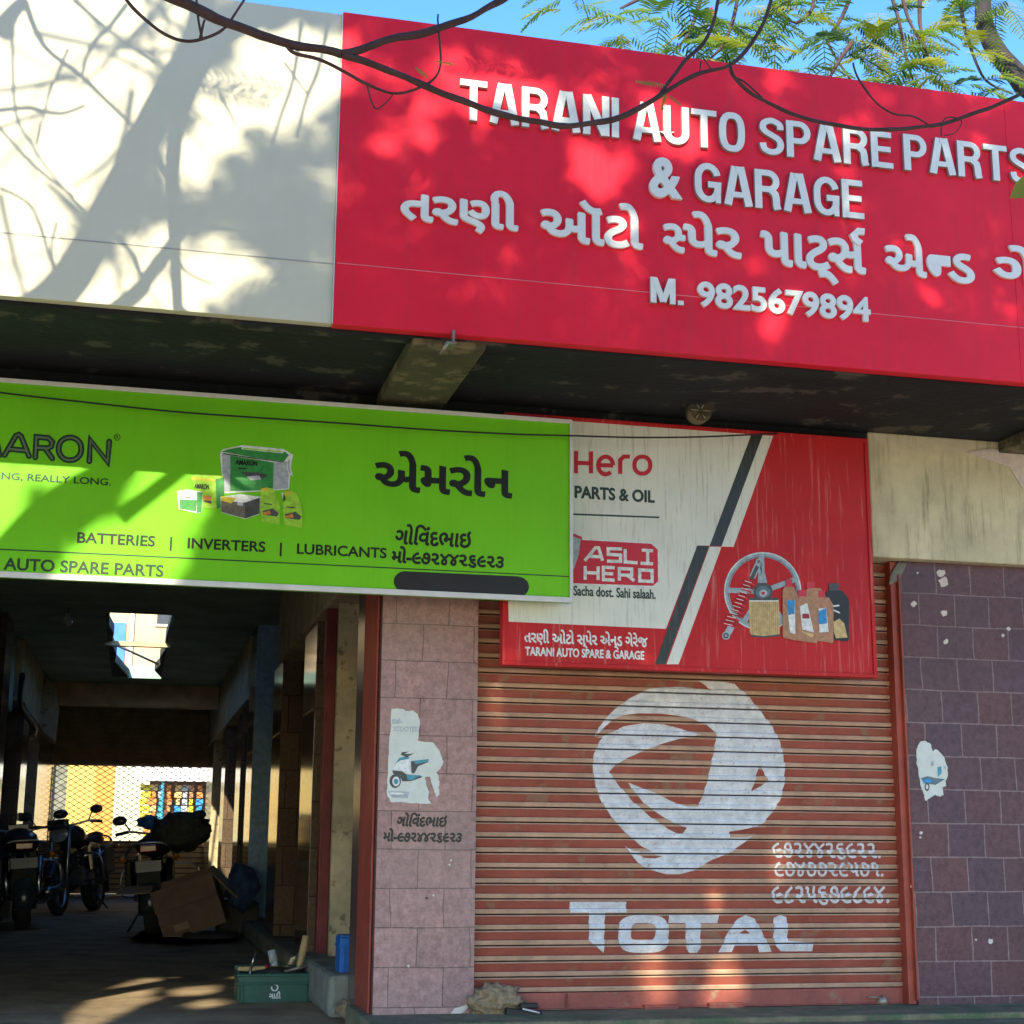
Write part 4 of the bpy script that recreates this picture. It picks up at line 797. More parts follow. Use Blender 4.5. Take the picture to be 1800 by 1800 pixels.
# ================================================================== things in the passage
def make_bike():
    t = thing('motorcycle', '', 'motorcycle')
    def wheel(x, rad, wid):
        T = Matrix.Translation((x, 0, rad)) @ Matrix.Rotation(R(90), 4, 'X'); b = MB()
        pr = [(rad-.075, -wid*.4), (rad-.03, -wid*.5), (rad-.008, -wid*.36), (rad, 0), (rad-.008, wid*.36), (rad-.03, wid*.5), (rad-.075, wid*.4)]
        b.lathe(pr, m_tyre, T, 32)
        w = b.build('wheel', t); b = MB(); b.lathe([(rad-.074, -wid*.38), (rad-.09, -wid*.3), (rad-.09, wid*.3), (rad-.074, wid*.38)], m_chrome, T, 32)
        for k in range(5):
            a = 2*math.pi*k/5; b.tube([(x, 0, rad), (x+(rad-.085)*math.cos(a), 0, rad+(rad-.085)*math.sin(a))], .016, m_engine, 6)
        b.lathe([(0, -.06), (.05, -.06), (.06, -.02), (.06, .02), (.05, .06), (0, .06)], m_engine, T, 16); b.build('rim', w)
    wheel(.64, .29, .085); wheel(-.64, .3, .115)
    b = MB()
    b.tube([(.42, .0, .88), (.3, 0, .72), (.1, 0, .38)], .025, m_bike); b.tube([(.1, 0, .38), (-.25, 0, .36), (-.3, 0, .55), (-.28, 0, .72)], .025, m_bike); b.tube([(.4, 0, .84), (-.2, 0, .72), (-.75, 0, .8)], .022, m_bike)
    for s_ in (-1, 1): b.tube([(-.25, .09*s_, .4), (-.64, .09*s_, .3)], .02, m_bike); b.tube([(-.6, .12*s_, .33), (-.45, .13*s_, .7)], .03, m_chrome)
    b.build('frame', t)
    b = MB()
    for s_ in (-1, 1): b.tube([(.64, .08*s_, .29), (.46, .08*s_, .8), (.42, .08*s_, .92)], .021, m_chrome)
    b.build('fork', t)
    b = MB(); b.box((-.18, -.12, .3), (.16, .12, .5), m_engine); b.tube([(.08, 0, .48), (.2, 0, .62)], .075, m_engine, 12)
    for k in range(4): b.box((.03, -.09, .5+.035*k), (.22, .09, .515+.035*k), m_engine)
    b.tube([(-.1, -.14, .38), (-.1, .14, .38)], .09, m_engine, 14); b.build('engine', t, .01)
    rings = []
    for x, w, h, z in ((-.2, .07, .05, .78), (-.1, .12, .1, .82), (.1, .15, .13, .86), (.28, .14, .12, .88), (.38, .07, .07, .88)):
        rings.append([Vector((x, w*math.cos(2*math.pi*k/14), z+h*math.sin(2*math.pi*k/14))) for k in range(14)])
    b = MB(); b.loft(rings, m_bike); b.build('fuel_tank', t)
    rings = []
    for x, w, z in ((-.12, .08, .8), (-.3, .13, .79), (-.6, .13, .82), (-.82, .09, .87)): rings.append([Vector((x, w*math.cos(2*math.pi*k/12), z+.05*math.sin(2*math.pi*k/12))) for k in range(12)])
    b = MB(); b.loft(rings, m_seat); b.build('seat', t)
    def guard(x, z, rad, a0, a1, w, nm):
        b = MB(); vs = []; fs = []
        for k in range(13):
            a = R(a0+(a1-a0)*k/12)
            for j, (dy, dr) in enumerate(((-w, -.03), (-w*.8, .0), (0, .012), (w*.8, 0), (w, -.03))): vs.append((x+(rad+dr)*math.cos(a), dy, z+(rad+dr)*math.sin(a)))
            if k:
                for j in range(4): fs.append(((k-1)*5+j, (k-1)*5+j+1, k*5+j+1, k*5+j))
        b.add(vs, fs, m_bike, True); o = b.build(nm, t); md = o.modifiers.new('s', 'SOLIDIFY'); md.thickness = .006
    guard(.64, .29, .325, 20, 160, .06, 'mudguard'); guard(-.64, .3, .345, 50, 195, .085, 'mudguard')
    b = MB(); b.prism([Vector(p) for p in ((-.95, -.09, .2), (-.92, -.09, .62), (-.84, -.09, .62), (-.9, -.09, .2))], .18, m_tyre); b.build('mud_flap', t)
    b = MB(); b.tube(catmull([(.3, .36, .98), (.36, .26, 1.0), (.42, .1, .97), (.42, -.1, .97), (.36, -.26, 1.0), (.3, -.36, .98)], 4), .012, m_chrome); hbar = b.build('handlebar', t)
    for s_ in (-1, 1):
        b = MB(); b.tube([(.3, .37*s_, .978), (.34, .27*s_, .998)], .018, m_tyre, 10); b.build('grip', hbar)
        b = MB(); b.tube([(.36, .25*s_, 1.0), (.38, .3*s_, 1.1)], .007, m_black, 6)
        b.lathe([(0, -.008), (.045, -.006), (.05, .0), (.045, .006), (0, .008)], m_bike, Matrix.Translation((.38, .34*s_, 1.12)) @ Matrix.Rotation(R(90), 4, 'Y') @ Matrix.Scale(1.25, 4, (0, 1, 0)), 16); b.build('mirror', hbar)
    b = MB(); b.lathe([(0, .11), (.06, .1), (.085, .06), (.09, .0)], m_bike, Matrix.Translation((.5, 0, .88)) @ Matrix.Rotation(R(-90), 4, 'Y'), 18)
    b.lathe([(.0, .02), (.06, .01), (.088, -.002)], m_lens, Matrix.Translation((.5, 0, .88)) @ Matrix.Rotation(R(90), 4, 'Y'), 18)
    b.box((.44, -.09, .93), (.56, .09, 1.04), m_bike); b.build('headlight', t, .01)
    b = MB(); b.box((-.93, -.07, .78), (-.86, .07, .85), m_redlens); b.build('tail_light', t, .012)
    b = MB(); b.box((-.955, -.1, .6), (-.945, .1, .7), m_plate)
    v, f = text_geo('GJ 06', .02)[0], text_geo('GJ 06', .02)[1]
    b.build('number_plate', t)
    for s_ in (-1, 1):
        b = MB(); b.tube([(-.84, .1*s_, .72), (-.84, .19*s_, .72)], .008, m_black, 6); b.lathe([(0, -.04), (.028, -.02), (.03, .02), (0, .04)], m_amberl, Matrix.Translation((-.84, .21*s_, .72)) @ Matrix.Rotation(R(90), 4, 'Y'), 12); b.build('indicator', t)
    b = MB(); b.tube([(.18, -.1, .5), (.22, -.13, .3), (.0, -.15, .22), (-.3, -.16, .25)], .02, m_chrome); b.tube([(-.28, -.16, .25), (-.5, -.17, .29), (-.85, -.18, .36)], [.035, .05, .045], m_chrome, 12); b.build('exhaust', t)
    b = MB(); b.tube(catmull([(-.35, .14, .6), (-.5, .2, .72), (-.78, .18, .78), (-.85, .1, .86), (-.85, -.1, .86), (-.78, -.18, .78), (-.5, -.18, .74)], 4), .011, m_chrome, 8); b.build('grab_rail', t)
    b = MB(); b.tube([(-.05, .12, .28), (-.12, .2, .12), (-.15, .26, .01)], .01, m_black, 6); b.build('side_stand', t)
    for s_ in (-1, 1):
        b = MB(); b.prism([Vector(p) for p in ((-.42, .12*s_, .5), (.0, .14*s_, .46), (.06, .14*s_, .72), (-.1, .13*s_, .78), (-.5, .12*s_, .76))], .012, m_bike); b.build('side_panel', t, .004)
        b = MB(); b.tube(catmull([(.22, .06*s_, .66), (.26, .3*s_, .62), (.24, .33*s_, .45), (.2, .3*s_, .36), (.14, .1*s_, .34)], 4), .013, m_chrome, 8); b.build('leg_guard', t)
    b = MB(); b.box((-.8, .15, .42), (-.42, .2, .72), m_seat); b.build('saddle_box', t, .02)
    return t
def place(o, x, y, rz, lean, label): o.location = (x, y, FL); o.rotation_euler = (lean, 0, rz); o['label'] = label; o['group'] = 'motorcycles parked in the passage'
bk = make_bike()
bk.scale = (1.0, 1.15, .97)
place(bk, .33, 15.75, R(84), R(-5), 'dark motorcycle parked behind the tilted cardboard box, loaded with bags')
bk2 = copy_tree(bk); fw = PZ(104, 1609, FL); bk2.scale = (1.05, 1.25, 1.05)
place(bk2, fw.x+.64*.28, fw.y+.64*.96, R(-106), R(7), 'middle motorcycle, parked close to the grille gate with its headlight facing the street')
bk3 = copy_tree(bk); bk3.scale = (1, 1.25, .98)
place(bk3, -1.04, 16.9, R(96), R(-4), 'motorcycle at the left wall, seen from behind with a long mud flap')
def lumpy(c, r, mt, seed, parent=None, name='bundle', sq=(1, 1, 1), amp=.35, fr=2.2, sub=3):
    bm = bmesh.new(); bmesh.ops.create_icosphere(bm, subdivisions=sub, radius=1)
    for v in bm.verts:
        d = 1+amp*noise.noise(v.co*fr+Vector((seed*7.1, seed, 0)))+amp*.5*noise.noise(v.co*fr*2.6+Vector((seed, 3, 1)))
        v.co = Vector((v.co.x*r*sq[0]*d, v.co.y*r*sq[1]*d, v.co.z*r*sq[2]*d))+Vector(c)
    me = bpy.data.meshes.new(name); bm.to_mesh(me); bm.free(); me.materials.append(mt)
    for p in me.polygons: p.use_smooth = True
    o = bpy.data.objects.new(name, me); C.objects.link(o)
    if parent: o.parent = parent
    return o
bag = thing('luggage_bag', 'black bag with a strap strapped on the seat of the motorcycle behind the cardboard box', 'bag', (.47, 15.3, FL+.95))
lumpy((0, 0, .0), .25, m_cloth_d, 3, bag, 'bag_body', (1.05, .9, .72), .45, 2.8)
b = MB(); b.tube(catmull([(-.18, -.12, .0), (-.1, -.2, .15), (.1, -.2, .15), (.18, -.12, 0)], 4), .012, m_cloth_b, 6); b.build('strap', bag)
cloth = lumpy((0, 0, 0), .11, m_crate_b, 5, None, 'cloth_bundle', (1, .8, .6), .4); cloth.location = (.17, 15.5, FL+1.03); tag(cloth, 'bright blue cloth rolled up on the motorcycle beside the black bag', 'cloth')
# cardboard box, tilted and open
cb = thing('cardboard_box', 'large brown cardboard box tipped on its corner with open flaps in front of the motorcycle', 'box')
bw, bd, bh = .56, .44, .46; b = MB(); t_ = .006
b.box((-bw/2, -bd/2, 0), (bw/2, -bd/2+t_, bh), m_card); b.box((-bw/2, bd/2-t_, 0), (bw/2, bd/2, bh), m_card); b.box((-bw/2, -bd/2+t_, 0), (-bw/2+t_, bd/2-t_, bh), m_card); b.box((bw/2-t_, -bd/2+t_, 0), (bw/2, bd/2-t_, bh), m_card); b.box((-bw/2+t_, -bd/2+t_, 0), (bw/2-t_, bd/2-t_, t_), m_card_in)
b.build('carton', cb)
b = MB()
for z in (.28, .34, .385): b.box((-bw/2+.01, -bd/2-.0015, z), (bw/2-.01, -bd/2-.0004, z+.006), m_tape)
b.box((-.17, -bd/2-.002, .06), (-.04, -bd/2-.0004, .12), m_tape); b.build('tape', cb)
for (p, ax, an, dims) in (((0, -bd/2, bh), 'X', -160, (bw, .2)), ((bw/2, 0, bh), 'Y', 152, (bd, .33)), ((-bw/2, 0, bh), 'Y', -75, (bd, .3))):
    b = MB()
    if ax == 'X': b.box((-dims[0]/2, 0, 0), (dims[0]/2, t_, dims[1]), m_card)
    else: b.box((0, -dims[0]/2, 0), (t_, dims[0]/2, dims[1]), m_card_in)
    f_ = b.build('flap', cb); f_.location = p; f_.rotation_euler = (R(-an) if ax == 'X' else 0, R(an) if ax == 'Y' else 0, 0)
cb.location = PZ(348, 1652, FL)+Vector((.0, .25, .09)); cb.rotation_euler = (R(8), R(-19), R(-8))
b = MB(); b.lathe([(.22+.035*math.cos(2*math.pi*k/10), .035*math.sin(2*math.pi*k/10)) for k in range(11)], m_tyre, Matrix.Translation(PZ(372, 1654, FL)+Vector((0, .1, .036))), 32)
tag(b.build('inner_tube'), 'black rubber inner tube lying on the floor beside the cardboard box', 'inner tube')
o = lumpy((0, 0, 0), .17, m_cloth_b, 9, None, 'cloth_bundle', (.8, .8, 1.2), .5, 2.6); o.location = PZ(418, 1655, FL)+Vector((.05, .5, .45)); tag(o, 'dark blue and white cloth bundle against the right passage wall', 'cloth')
b = MB(); q0 = PZ(410, 1650, FL)+Vector((.0, .5, 0)); b.box((q0.x-.12, q0.y-.1, FL), (q0.x+.25, q0.y+.3, FL+.3), m_dark); b.box((q0.x-.1, q0.y-.08, FL+.3), (q0.x+.2, q0.y+.25, FL+.33), m_black); tag(b.build('stool', bevel=.02), 'low black stool under the cloth bundle by the right passage wall', 'stool')
b = MB()
sheet = [PZ(230, 1655, FL+.01), PZ(300, 1662, FL+.01), PZ(420, 1657, FL+.01), PZ(400, 1640, FL+.01), PZ(250, 1638, FL+.01)]
b.prism([p+Vector((0, 0, .012)) for p in sheet], .02, m_black); tag(b.build('plastic_sheet'), 'crumpled black plastic sheet on the floor under the cardboard box', 'sheet')
# green tool crate with its contents
cr = thing('plastic_crate', 'dark green plastic crate with a white mark, filled with tools at the shop step', 'crate', PZ(477, 1757, FL))
w_, d_, h_ = .2, .17, .155; b = MB()
b.box((-w_, -d_, 0), (w_, -d_+.012, h_), m_crate); b.box((-w_, d_-.012, 0), (w_, d_, h_+.02), m_crate); b.box((-w_, -d_+.012, 0), (-w_+.012, d_-.012, h_), m_crate); b.box((w_-.012, -d_+.012, 0), (w_, d_-.012, h_), m_crate); b.box((-w_+.012, -d_+.012, 0), (w_-.012, d_-.012, .012), m_crate)
for z in (.095, h_-.016): b.box((-w_-.01, -d_-.01, z), (w_+.01, -d_-.0005, z+.014), m_crate)
for x in (-w_, -w_*.9, w_*.86, w_-.012): b.box((x, -d_-.008, 0.002), (x+.012, -d_-.0006, .094), m_crate)
b.build('tub', cr, .003)
b = MB(); put_text(b, 'ગાઠી', (-.03, .035, .02, .06), -d_-.0012, m_p_white, .03); A, B = ribbon2d(arc(0, .08, .017, .017, -200, 110, 12), .007)
for i in range(len(A)-1): b.poly([Vector((p[0], -d_-.0012, p[1])) for p in (A[i], A[i+1], B[i+1], B[i])], m_p_white)
b.build('printed_mark', cr)
tools = [('screwdriver', m_chrome, (-.15, -.05, .05), (-.1, .0, .26), .006, 'thin steel screwdriver standing up at the left end of the green crate'), ('wooden_handle', m_wood, (.13, .02, .06), (.19, .06, .34), .017, 'yellow wooden tool handle leaning out of the right end of the green crate'), ('pry_bar', m_steel, (-.05, -.08, .13), (.19, -.05, .185), .007, 'grey pry bar lying across the top of the green crate'), ('red_rod', m_p_dred, (-.035, .0, .06), (-.03, .0, .19), .009, 'short red rod sticking up in the middle of the green crate'), ('plastic_tube', m_p_grey, (.04, .1, .1), (.0, .12, .26), .02, 'pale plastic tube standing at the back of the green crate')]
for nm, mt, a, c, r_, lb in tools:
    b = MB(); q = Vector(cr.location); b.tube([q+Vector(a), q+(Vector(a)+Vector(c))/2, q+Vector(c)], [r_, r_*1.1, r_*.8], mt, 8); b.tube([q+Vector(a)*.4+Vector(c)*.6, q+Vector(c)], [r_*1.3, r_*1.25], mt, 8); tag(b.build(nm), lb, 'tool')
b = MB(); q = Vector(cr.location); b.box((q.x-.19, q.y+.05, q.z+.15), (q.x+.1, q.y+.12, q.z+.175), m_wood); tag(b.build('wood_offcut', bevel=.004), 'pale wooden offcut lying along the back of the green crate', 'wood')
o = lumpy((0, 0, 0), .1, m_seat, 14, None, 'scrap_heap', (1.6, 1, .55), .5); o.location = q+Vector((.02, -.02, .12)); tag(o, 'dark heap of scrap parts filling the green crate', 'scrap')
# blue bin on the step
bb = thing('blue_box', 'bright blue plastic box standing on the grey step beside the left pillar', 'box', (PY(614, 1740, 8.25).x, 8.25, Zr(-.665)))
b = MB(); b.box((-.065, -.08, 0), (.1, .1, .17), m_crate_b); b.box((-.07, -.085, .12), (.105, .105, .135), m_crate_b)
for x in (-.05, .0, .05): b.box((x, -.084, .01), (x+.012, -.0805, .118), m_crate_b)
b.build('tub', bb, .006); b = MB(); b.box((-.06, -.075, .171), (.095, .095, .182), m_crate_b); b.build('lid', bb, .004)
o = lumpy((0, 0, 0), .075, m_burlap, 17, None, 'rag', (.9, .9, .7), .5); o.location = PY(615, 1775, 7.9); tag(o, 'brown dirty rag stuffed at the foot of the left pillar below the blue box', 'rag')
# rubbish at the shutter foot
o = lumpy((0, 0, 0), .1, m_burlap, 21, None, 'burlap_rag', (1.2, .5, .75), .55, 3, 4); o.location = PY(872, 1765, 7.1); tag(o, 'frayed burlap rag at the lower left corner of the roller shutter', 'rag')
cs = thing('black_case', 'small broken black plastic case lying by the burlap rag at the shutter foot', 'case', PY(915, 1792, 7.04))
b = MB(); b.box((-.075, -.03, 0), (.09, .02, .045), m_black, Matrix.Rotation(R(6), 4, 'Y')); b.box((.0, .0, .045), (.085, .025, .07), m_black); b.build('shell', cs, .006)
b = MB(); b.tube([(.0, -.034, .05), (.08, -.034, .03)], .004, m_alu, 6); b.build('rod', cs)
# bare bulb under the ceiling
lb = thing('hanging_bulb', 'unlit bare light bulb hanging from the dark passage ceiling', 'light bulb', PZ(120, 1080, CZ-.06))
b = MB(); b.tube([(0, 0, .06), (0, 0, 0)], .006, m_black, 6); b.build('cord', lb)
b = MB(); b.lathe([(0, .01), (.022, .005), (.024, -.02), (.04, -.05), (.045, -.075), (.035, -.1), (0, -.112)], m_lens, None, 16); b.build('globe', lb)
b = MB(); b.tube(catmull([(-1.15, 16.2, Zr(1.6)), (-1.2, 17.0, Zr(1.35)), (-1.1, 18.0, Zr(1.2)), (-1.2, 19, Zr(1.15))], 5), .03, m_black, 8); b.tube(catmull([(-1.2, 17.4, Zr(1.42)), (-1.12, 18.3, Zr(1.1)), (-1.2, 18.8, Zr(1.3))], 5), .015, m_burlap, 6)
tag(b.build('cable_bunch'), 'bunch of black cables hanging along the left passage wall', 'cable')

# ================================================================== beyond the gate
m_yel = mat('yellow_wall', (.62, .44, .12), .85, .1, 1); m_oran = mat('orange_wall', (.6, .3, .07), .85, .1, 1); m_pale = mat('pale_wall', (.6, .62, .45), .85, .12, 2); m_beige = mat('beige_wall', (.6, .45, .27), .9, .15, .8, bump=.2, bscale=5); m_awn = mat('white_awning', (.8, .78, .74), .7, .04); m_stallback = mat('stall_back', (.12, .08, .06), .9); m_glass = mat('window_dark', (.04, .045, .05), .2); m_blueshade = mat('blue_tarp', (.05, .2, .55), .6)
BY = 37.
yh = thing('street_house', 'sunlit yellow and orange house front across the back street behind the grille', 'house', (0, BY, 0))
def wx(px_, Y): return PY(px_, 1400, Y).x
b = MB(); b.box((wx(116, BY), BY, 0), (wx(166, BY), BY+3, 3.6), m_yel); b.box((-9, BY, 0), (wx(90, BY), BY+3, 3.4), m_yel); tpart(b, 'wall', yh)
b = MB(); b.box((wx(166, BY), BY-.05, 0), (wx(200, BY), BY+3, 3.6), m_oran); tpart(b, 'pilaster', yh)
b = MB(); b.box((wx(200, BY), BY-.03, 0), (wx(262, BY), BY+3, 3.6), m_pale); tpart(b, 'door_panel', yh)
b = MB(); b.box((wx(90, BY), BY+.2, 0), (wx(116, BY), BY+3, 3.6), m_grey_plaster); b.box((wx(155, BY), BY-.06, 0), (wx(199, BY), BY-.052, 1.15), m_grey_plaster); tpart(b, 'recess', yh)
b = MB(); b.box((wx(262, BY), BY, 0), (9, BY+3, 3.4), m_stallback); tpart(b, 'dark_shopfront', yh)
st = thing('stall', 'street stall with a white awning behind the right side of the grille gate', 'stall', (wx(300, 35), 35, 0))
b = MB(); a0 = PY(236, 1352, 34.5); a1 = PY(372, 1374, 34.5)
b.prism([Vector(p) for p in ((a0.x, 34.5, a1.z), (4, 34.5, a1.z), (4, 34.5, a0.z+.05), (a0.x, 34.5, a0.z+.05))], .04, m_awn); b.prism([Vector((a0.x, 34.5, a0.z+.051)), Vector((4, 34.5, a0.z+.051)), Vector((4, 34.5, a0.z+.08)), Vector((a0.x, 34.5, a0.z+.08))], 1.8, m_awn); tpart(b, 'awning', st)
b = MB(); b.box((wx(262, 36), 35.6, 0), (4, 35.7, 2.9), m_stallback); b.box((wx(262, 36), 35, 0), (4, 35.5, .9), m_beige); tpart(b, 'counter', st)
for p_ in (wx(285, 34.6), 3.9):
    b = MB(); b.tube([(p_, 34.6, 0), (p_, 34.6, a1.z)], .035, m_p_teal, 8); tpart(b, 'post', st)
cols = [m_p_yellow, m_p_yellow, m_p_orange, m_p_teal, m_p_orange, m_p_gold, m_p_grey, m_p_tan, m_p_blue]
names = ['yellow', 'second yellow', 'orange', 'teal', 'small orange', 'gold', 'grey', 'brown', 'blue']
places = ['leftmost under the stall awning', 'just right of the leftmost string', 'left of the stall post', 'at the stall post', 'right of the stall post', 'in the middle of the stall', 'right of the gold string', 'left of the blue string', 'rightmost at the gate edge']
for k, px_ in enumerate((252, 261, 270, 283, 296, 313, 325, 336, 351)):
    b = MB(); x = wx(px_, 34.9); zt = a1.z-.02; rr = random.Random(k)
    for j in range(6 if k != 1 else 8):
        zz = zt-.05-j*.15; w = rr.uniform(.04, .08); b.box((x-w, 34.86+rr.uniform(0, .03), zz-.13), (x+w, 34.93, zz), cols[k] if rr.random() > .25 else cols[(k+3) % 9])
    tag(b.build('packet_string', bevel=.01), 'string of %s snack packets hanging %s' % (names[k].replace('second ', ''), places[k]), 'snack packets', 'packet strings hanging in the stall')
tb = thing('tall_house', 'tall beige house front seen through the broken roof opening of the passage', 'house', (0, 46, 0))
b = MB(); b.box((-7, 46, 0), (7, 52, 11), m_beige); tpart(b, 'wall', tb)
for x, z, w, h, mt, nm in ((-1.02, 5.8, .55, 1.6, m_blueshade, 'window'), (.4, 7.4, .35, .6, m_glass, 'window'), (.25, 5.2, .9, .25, m_glass, 'vent')):
    b = MB(); b.box((x, 45.93, z), (x+w, 45.99, z+h), mt); b.box((x-.06, 45.9, z-.06), (x+w+.06, 45.96, z), m_awn); tpart(b, nm, tb)
b = MB(); b.box((-7, 45.4, 4.5), (-.2, 45.98, 4.62), m_awn); tpart(b, 'ledge', tb)
b = MB(); b.tube([(-.3, 45.9, 2), (-.3, 45.9, 9.5)], .06, m_awn, 8); tpart(b, 'drain_pipe', tb)

# ================================================================== trees
def leaf(mb, base, d, up, L, mt, droop=.5, npin=11, pw=.012, pl=.3, rr=random):
    d = d.normalized(); side = d.cross(up); side = side.normalized() if side.length > 1e-3 else Vector((1, 0, 0)); nrm = side.cross(d)
    pts = [base+d*(L*t)-Vector((0, 0, 1))*(droop*L*t*t) for t in [i/npin for i in range(npin+1)]]
    vs = []; fs = []
    for i in range(npin):
        a, c = pts[i], pts[i+1]; t = i/npin; w = .003
        k = len(vs); vs += [a-side*w, a+side*w, c+side*w, c-side*w]; fs.append((k, k+1, k+2, k+3))
        if i == 0: continue
        l = pl*L*math.sin(math.pi*min(1, (.12+.86*t)))**.6
        for s_ in (-1, 1):
            dd = (side*s_*1.0+d*.55-Vector((0, 0, 1))*rr.uniform(.1, .45)).normalized(); ww = d*pw*.5
            e = a+dd*l; mid = a+dd*l*.55+Vector((0, 0, 1))*l*.06
            k = len(vs); vs += [a-ww*.6, a+ww*.6, mid+ww, mid-ww, e+ww*.4, e-ww*.4]; fs += [(k, k+1, k+2, k+3), (k+3, k+2, k+4, k+5)]
    mb.add(vs, fs, mt)
# --- tree behind the roof
tr2 = thing('tree', 'leafy tree behind the shop roof, its thick curved limb at the right against sky', 'tree', (6.9, 9.6, 0))
TYb = 9.3
limb = catmull([(6.9, 9.6, 0), (6.7, 9.55, 2.5), PY(1850, 260, TYb), PY(1800, 150, TYb), PY(1755, 95, TYb), PY(1733, 50, TYb), PY(1728, 10, TYb), PY(1735, -60, TYb), PY(1760, -160, TYb)], 5)
b = MB(); b.tube(limb, [.1-.055*i/len(limb) for i in range(len(limb))], m_bark, 12); tpart(b, 'trunk', tr2)
tw = [[(1580,-40),(1590,10),(1600,40),(1625,85),(1640,120)], [(1560,-30),(1577,25),(1585,60),(1595,110),(1605,140)], [(1685,-30),(1692,30),(1705,80),(1725,130),(1745,150),(1780,165)], [(1500,-20),(1480,30),(1458,65),(1460,85),(1488,130),(1505,150)], [(1497,75),(1470,115),(1455,145)], [(1617,-10),(1617,40),(1625,80),(1622,120)], [(1240,-30),(1215,50),(1190,85)], [(1160,-20),(1110,5),(1090,15)], [(1300,-30),(1290,30),(1270,80),(1240,110)], [(1420,-30),(1430,10),(1400,40),(1370,20)]]
for k, p in enumerate(tw):
    b = MB(); yy = 8.2+.25*(k % 4); pts = catmull([PY(x, y, yy) for x, y in p], 4); b.tube(pts, [.016-.01*i/len(pts) for i in range(len(pts))], m_twig, 6); tpart(b, 'branch', tr2)
b = MB(); rr = random.Random(21); random.seed(21)
cl = [(1085,15,4),(1110,60,3),(1185,85,3),(1150,20,3),(1245,30,6),(1290,55,6),(1335,25,5),(1265,100,5),(1420,10,4),(1460,35,5),(1520,60,6),(1560,30,6),(1590,90,5),(1600,50,5),(1570,130,4),(1625,140,5),(1680,30,4),(1640,60,4),(1645,120,3),(1700,95,4),(1720,150,5),(1760,150,3),(1760,10,3),(1425,125,3),(1485,142,3),(1000,2,3),(1545,85,5),(1480,80,4),(1380,10,3),(1220,110,3),(1320,70,3),(1740,-20,5),(1650,-10,5),(1500,-20,5),(1350,-20,5),(1200,-20,4)]
for x, y, n in cl:
    for _ in range(n+2):
        q = PY(x+rr.uniform(-22, 22), y+rr.uniform(-18, 16), rr.uniform(8.0, 9.2))
        a = rr.uniform(0, 2*math.pi); dd = Vector((math.cos(a), math.sin(a)*.6, rr.uniform(-.35, .35)))
        mt = m_leaf_y if rr.random() < .26 else (m_leaf_d if rr.random() < .3 else m_leaf)
        leaf(b, q, dd, Vector((0, -.3, 1)), rr.uniform(.24, .4), mt, rr.uniform(.2, .7), 15, .0165, .34, rr)
tpart(b, 'crown', tr2)
b = MB(); q = PY(1247, 24, 8.3)
for k in range(5): a = 2*math.pi*k/5; b.poly([q, q+Vector((.03*math.cos(a-.4), -.01, .03*math.sin(a-.4))), q+Vector((.045*math.cos(a), -.02, .045*math.sin(a))), q+Vector((.03*math.cos(a+.4), -.01, .03*math.sin(a+.4)))], m_hero_ink)
tpart(b, 'flower', tr2)
# --- street tree in front: bare lower branches cross the view, the crown stands over the street
tr1 = thing('tree', 'street tree in front of the shop whose thin bare branches cross the signboard', 'tree', (-3.6, 3.4, 0))
def LP(px_, py_, Y, t):                       # a point t metres up-sun of a spot on a surface
    p = PY(px_, py_, Y); return p-SUN_D*(t/SUN_D.y)
tk = [Vector((-3.6, 3.4, -.05)), Vector((-3.0, 3.5, 1.4)), Vector((-2.2, 3.7, 2.7)), LP(-120, 690, YF, 2.1), LP(100, 518, YF, 2.1), LP(207, 338, YF, 2.1), LP(275, 203, YF, 2.1), LP(312, 135, YF, 2.15), LP(385, 62, YF, 2.3), LP(470, 20, YF, 2.5), LP(620, -25, YF, 2.9), LP(900, -110, YF, 4.5), LP(1300, -160, YF, 7)]
pts = catmull(tk, 5); n = len(pts)
b = MB(); b.tube(pts, [.14-.07*min(1, i/20)-.03*max(0, (i-20))/(n-20) for i in range(n)], m_bark, 12); tpart(b, 'trunk', tr1)
lim2 = [LP(310, 140, YF, 2.15), LP(345, 60, YF, 2.2), LP(357, -10, YF, 2.4), LP(380, -200, YF, 4), LP(500, -500, YF, 7), LP(900, -900, YF, 9)]
b = MB(); p2 = catmull(lim2, 5); b.tube(p2, [.055-.02*i/len(p2) for i in range(len(p2))], m_bark, 10); tpart(b, 'branch', tr1)
lim3 = [LP(100, 620, YF, 2.0), LP(235, 520, YF, 1.9), LP(262, 485, YF, 1.8), LP(320, 408, YF, 1.75), LP(388, 355, YF, 1.7)]
b = MB(); p2 = catmull(lim3, 4); b.tube(p2, [.034-.016*i/len(p2) for i in range(len(p2))], m_bark, 8); tpart(b, 'branch', tr1)
shad = [([(43,0),(77,80),(143,133),(187,177),(240,228)], .010), ([(223,7),(190,50),(160,80),(145,130)], .009), ([(25,25),(22,90),(28,200),(55,252),(90,305),(155,377)], .006), ([(-10,215),(60,290),(130,345)], .006), ([(120,85),(85,170),(65,255)], .005), ([(275,275),(305,330),(325,398)], .011), ([(207,418),(235,450),(250,492)], .009), ([(312,450),(328,478),(372,500)], .006), ([(-10,195),(50,190),(105,200),(150,185)], .008), ([(0,60),(20,25),(45,0)], .03),
        ([(530,40),(515,140),(495,200),(475,260)], .007), ([(580,30),(560,120),(540,170),(520,240)], .008), ([(500,110),(540,165)], .005), ([(385,160),(415,220)], .005), ([(340,398),(420,405)], .012), ([(0,330),(60,370),(95,480)], .006), ([(130,0),(200,60),(270,110)], .008), ([(100,390),(90,440),(105,500)], .005)]
b = MB()
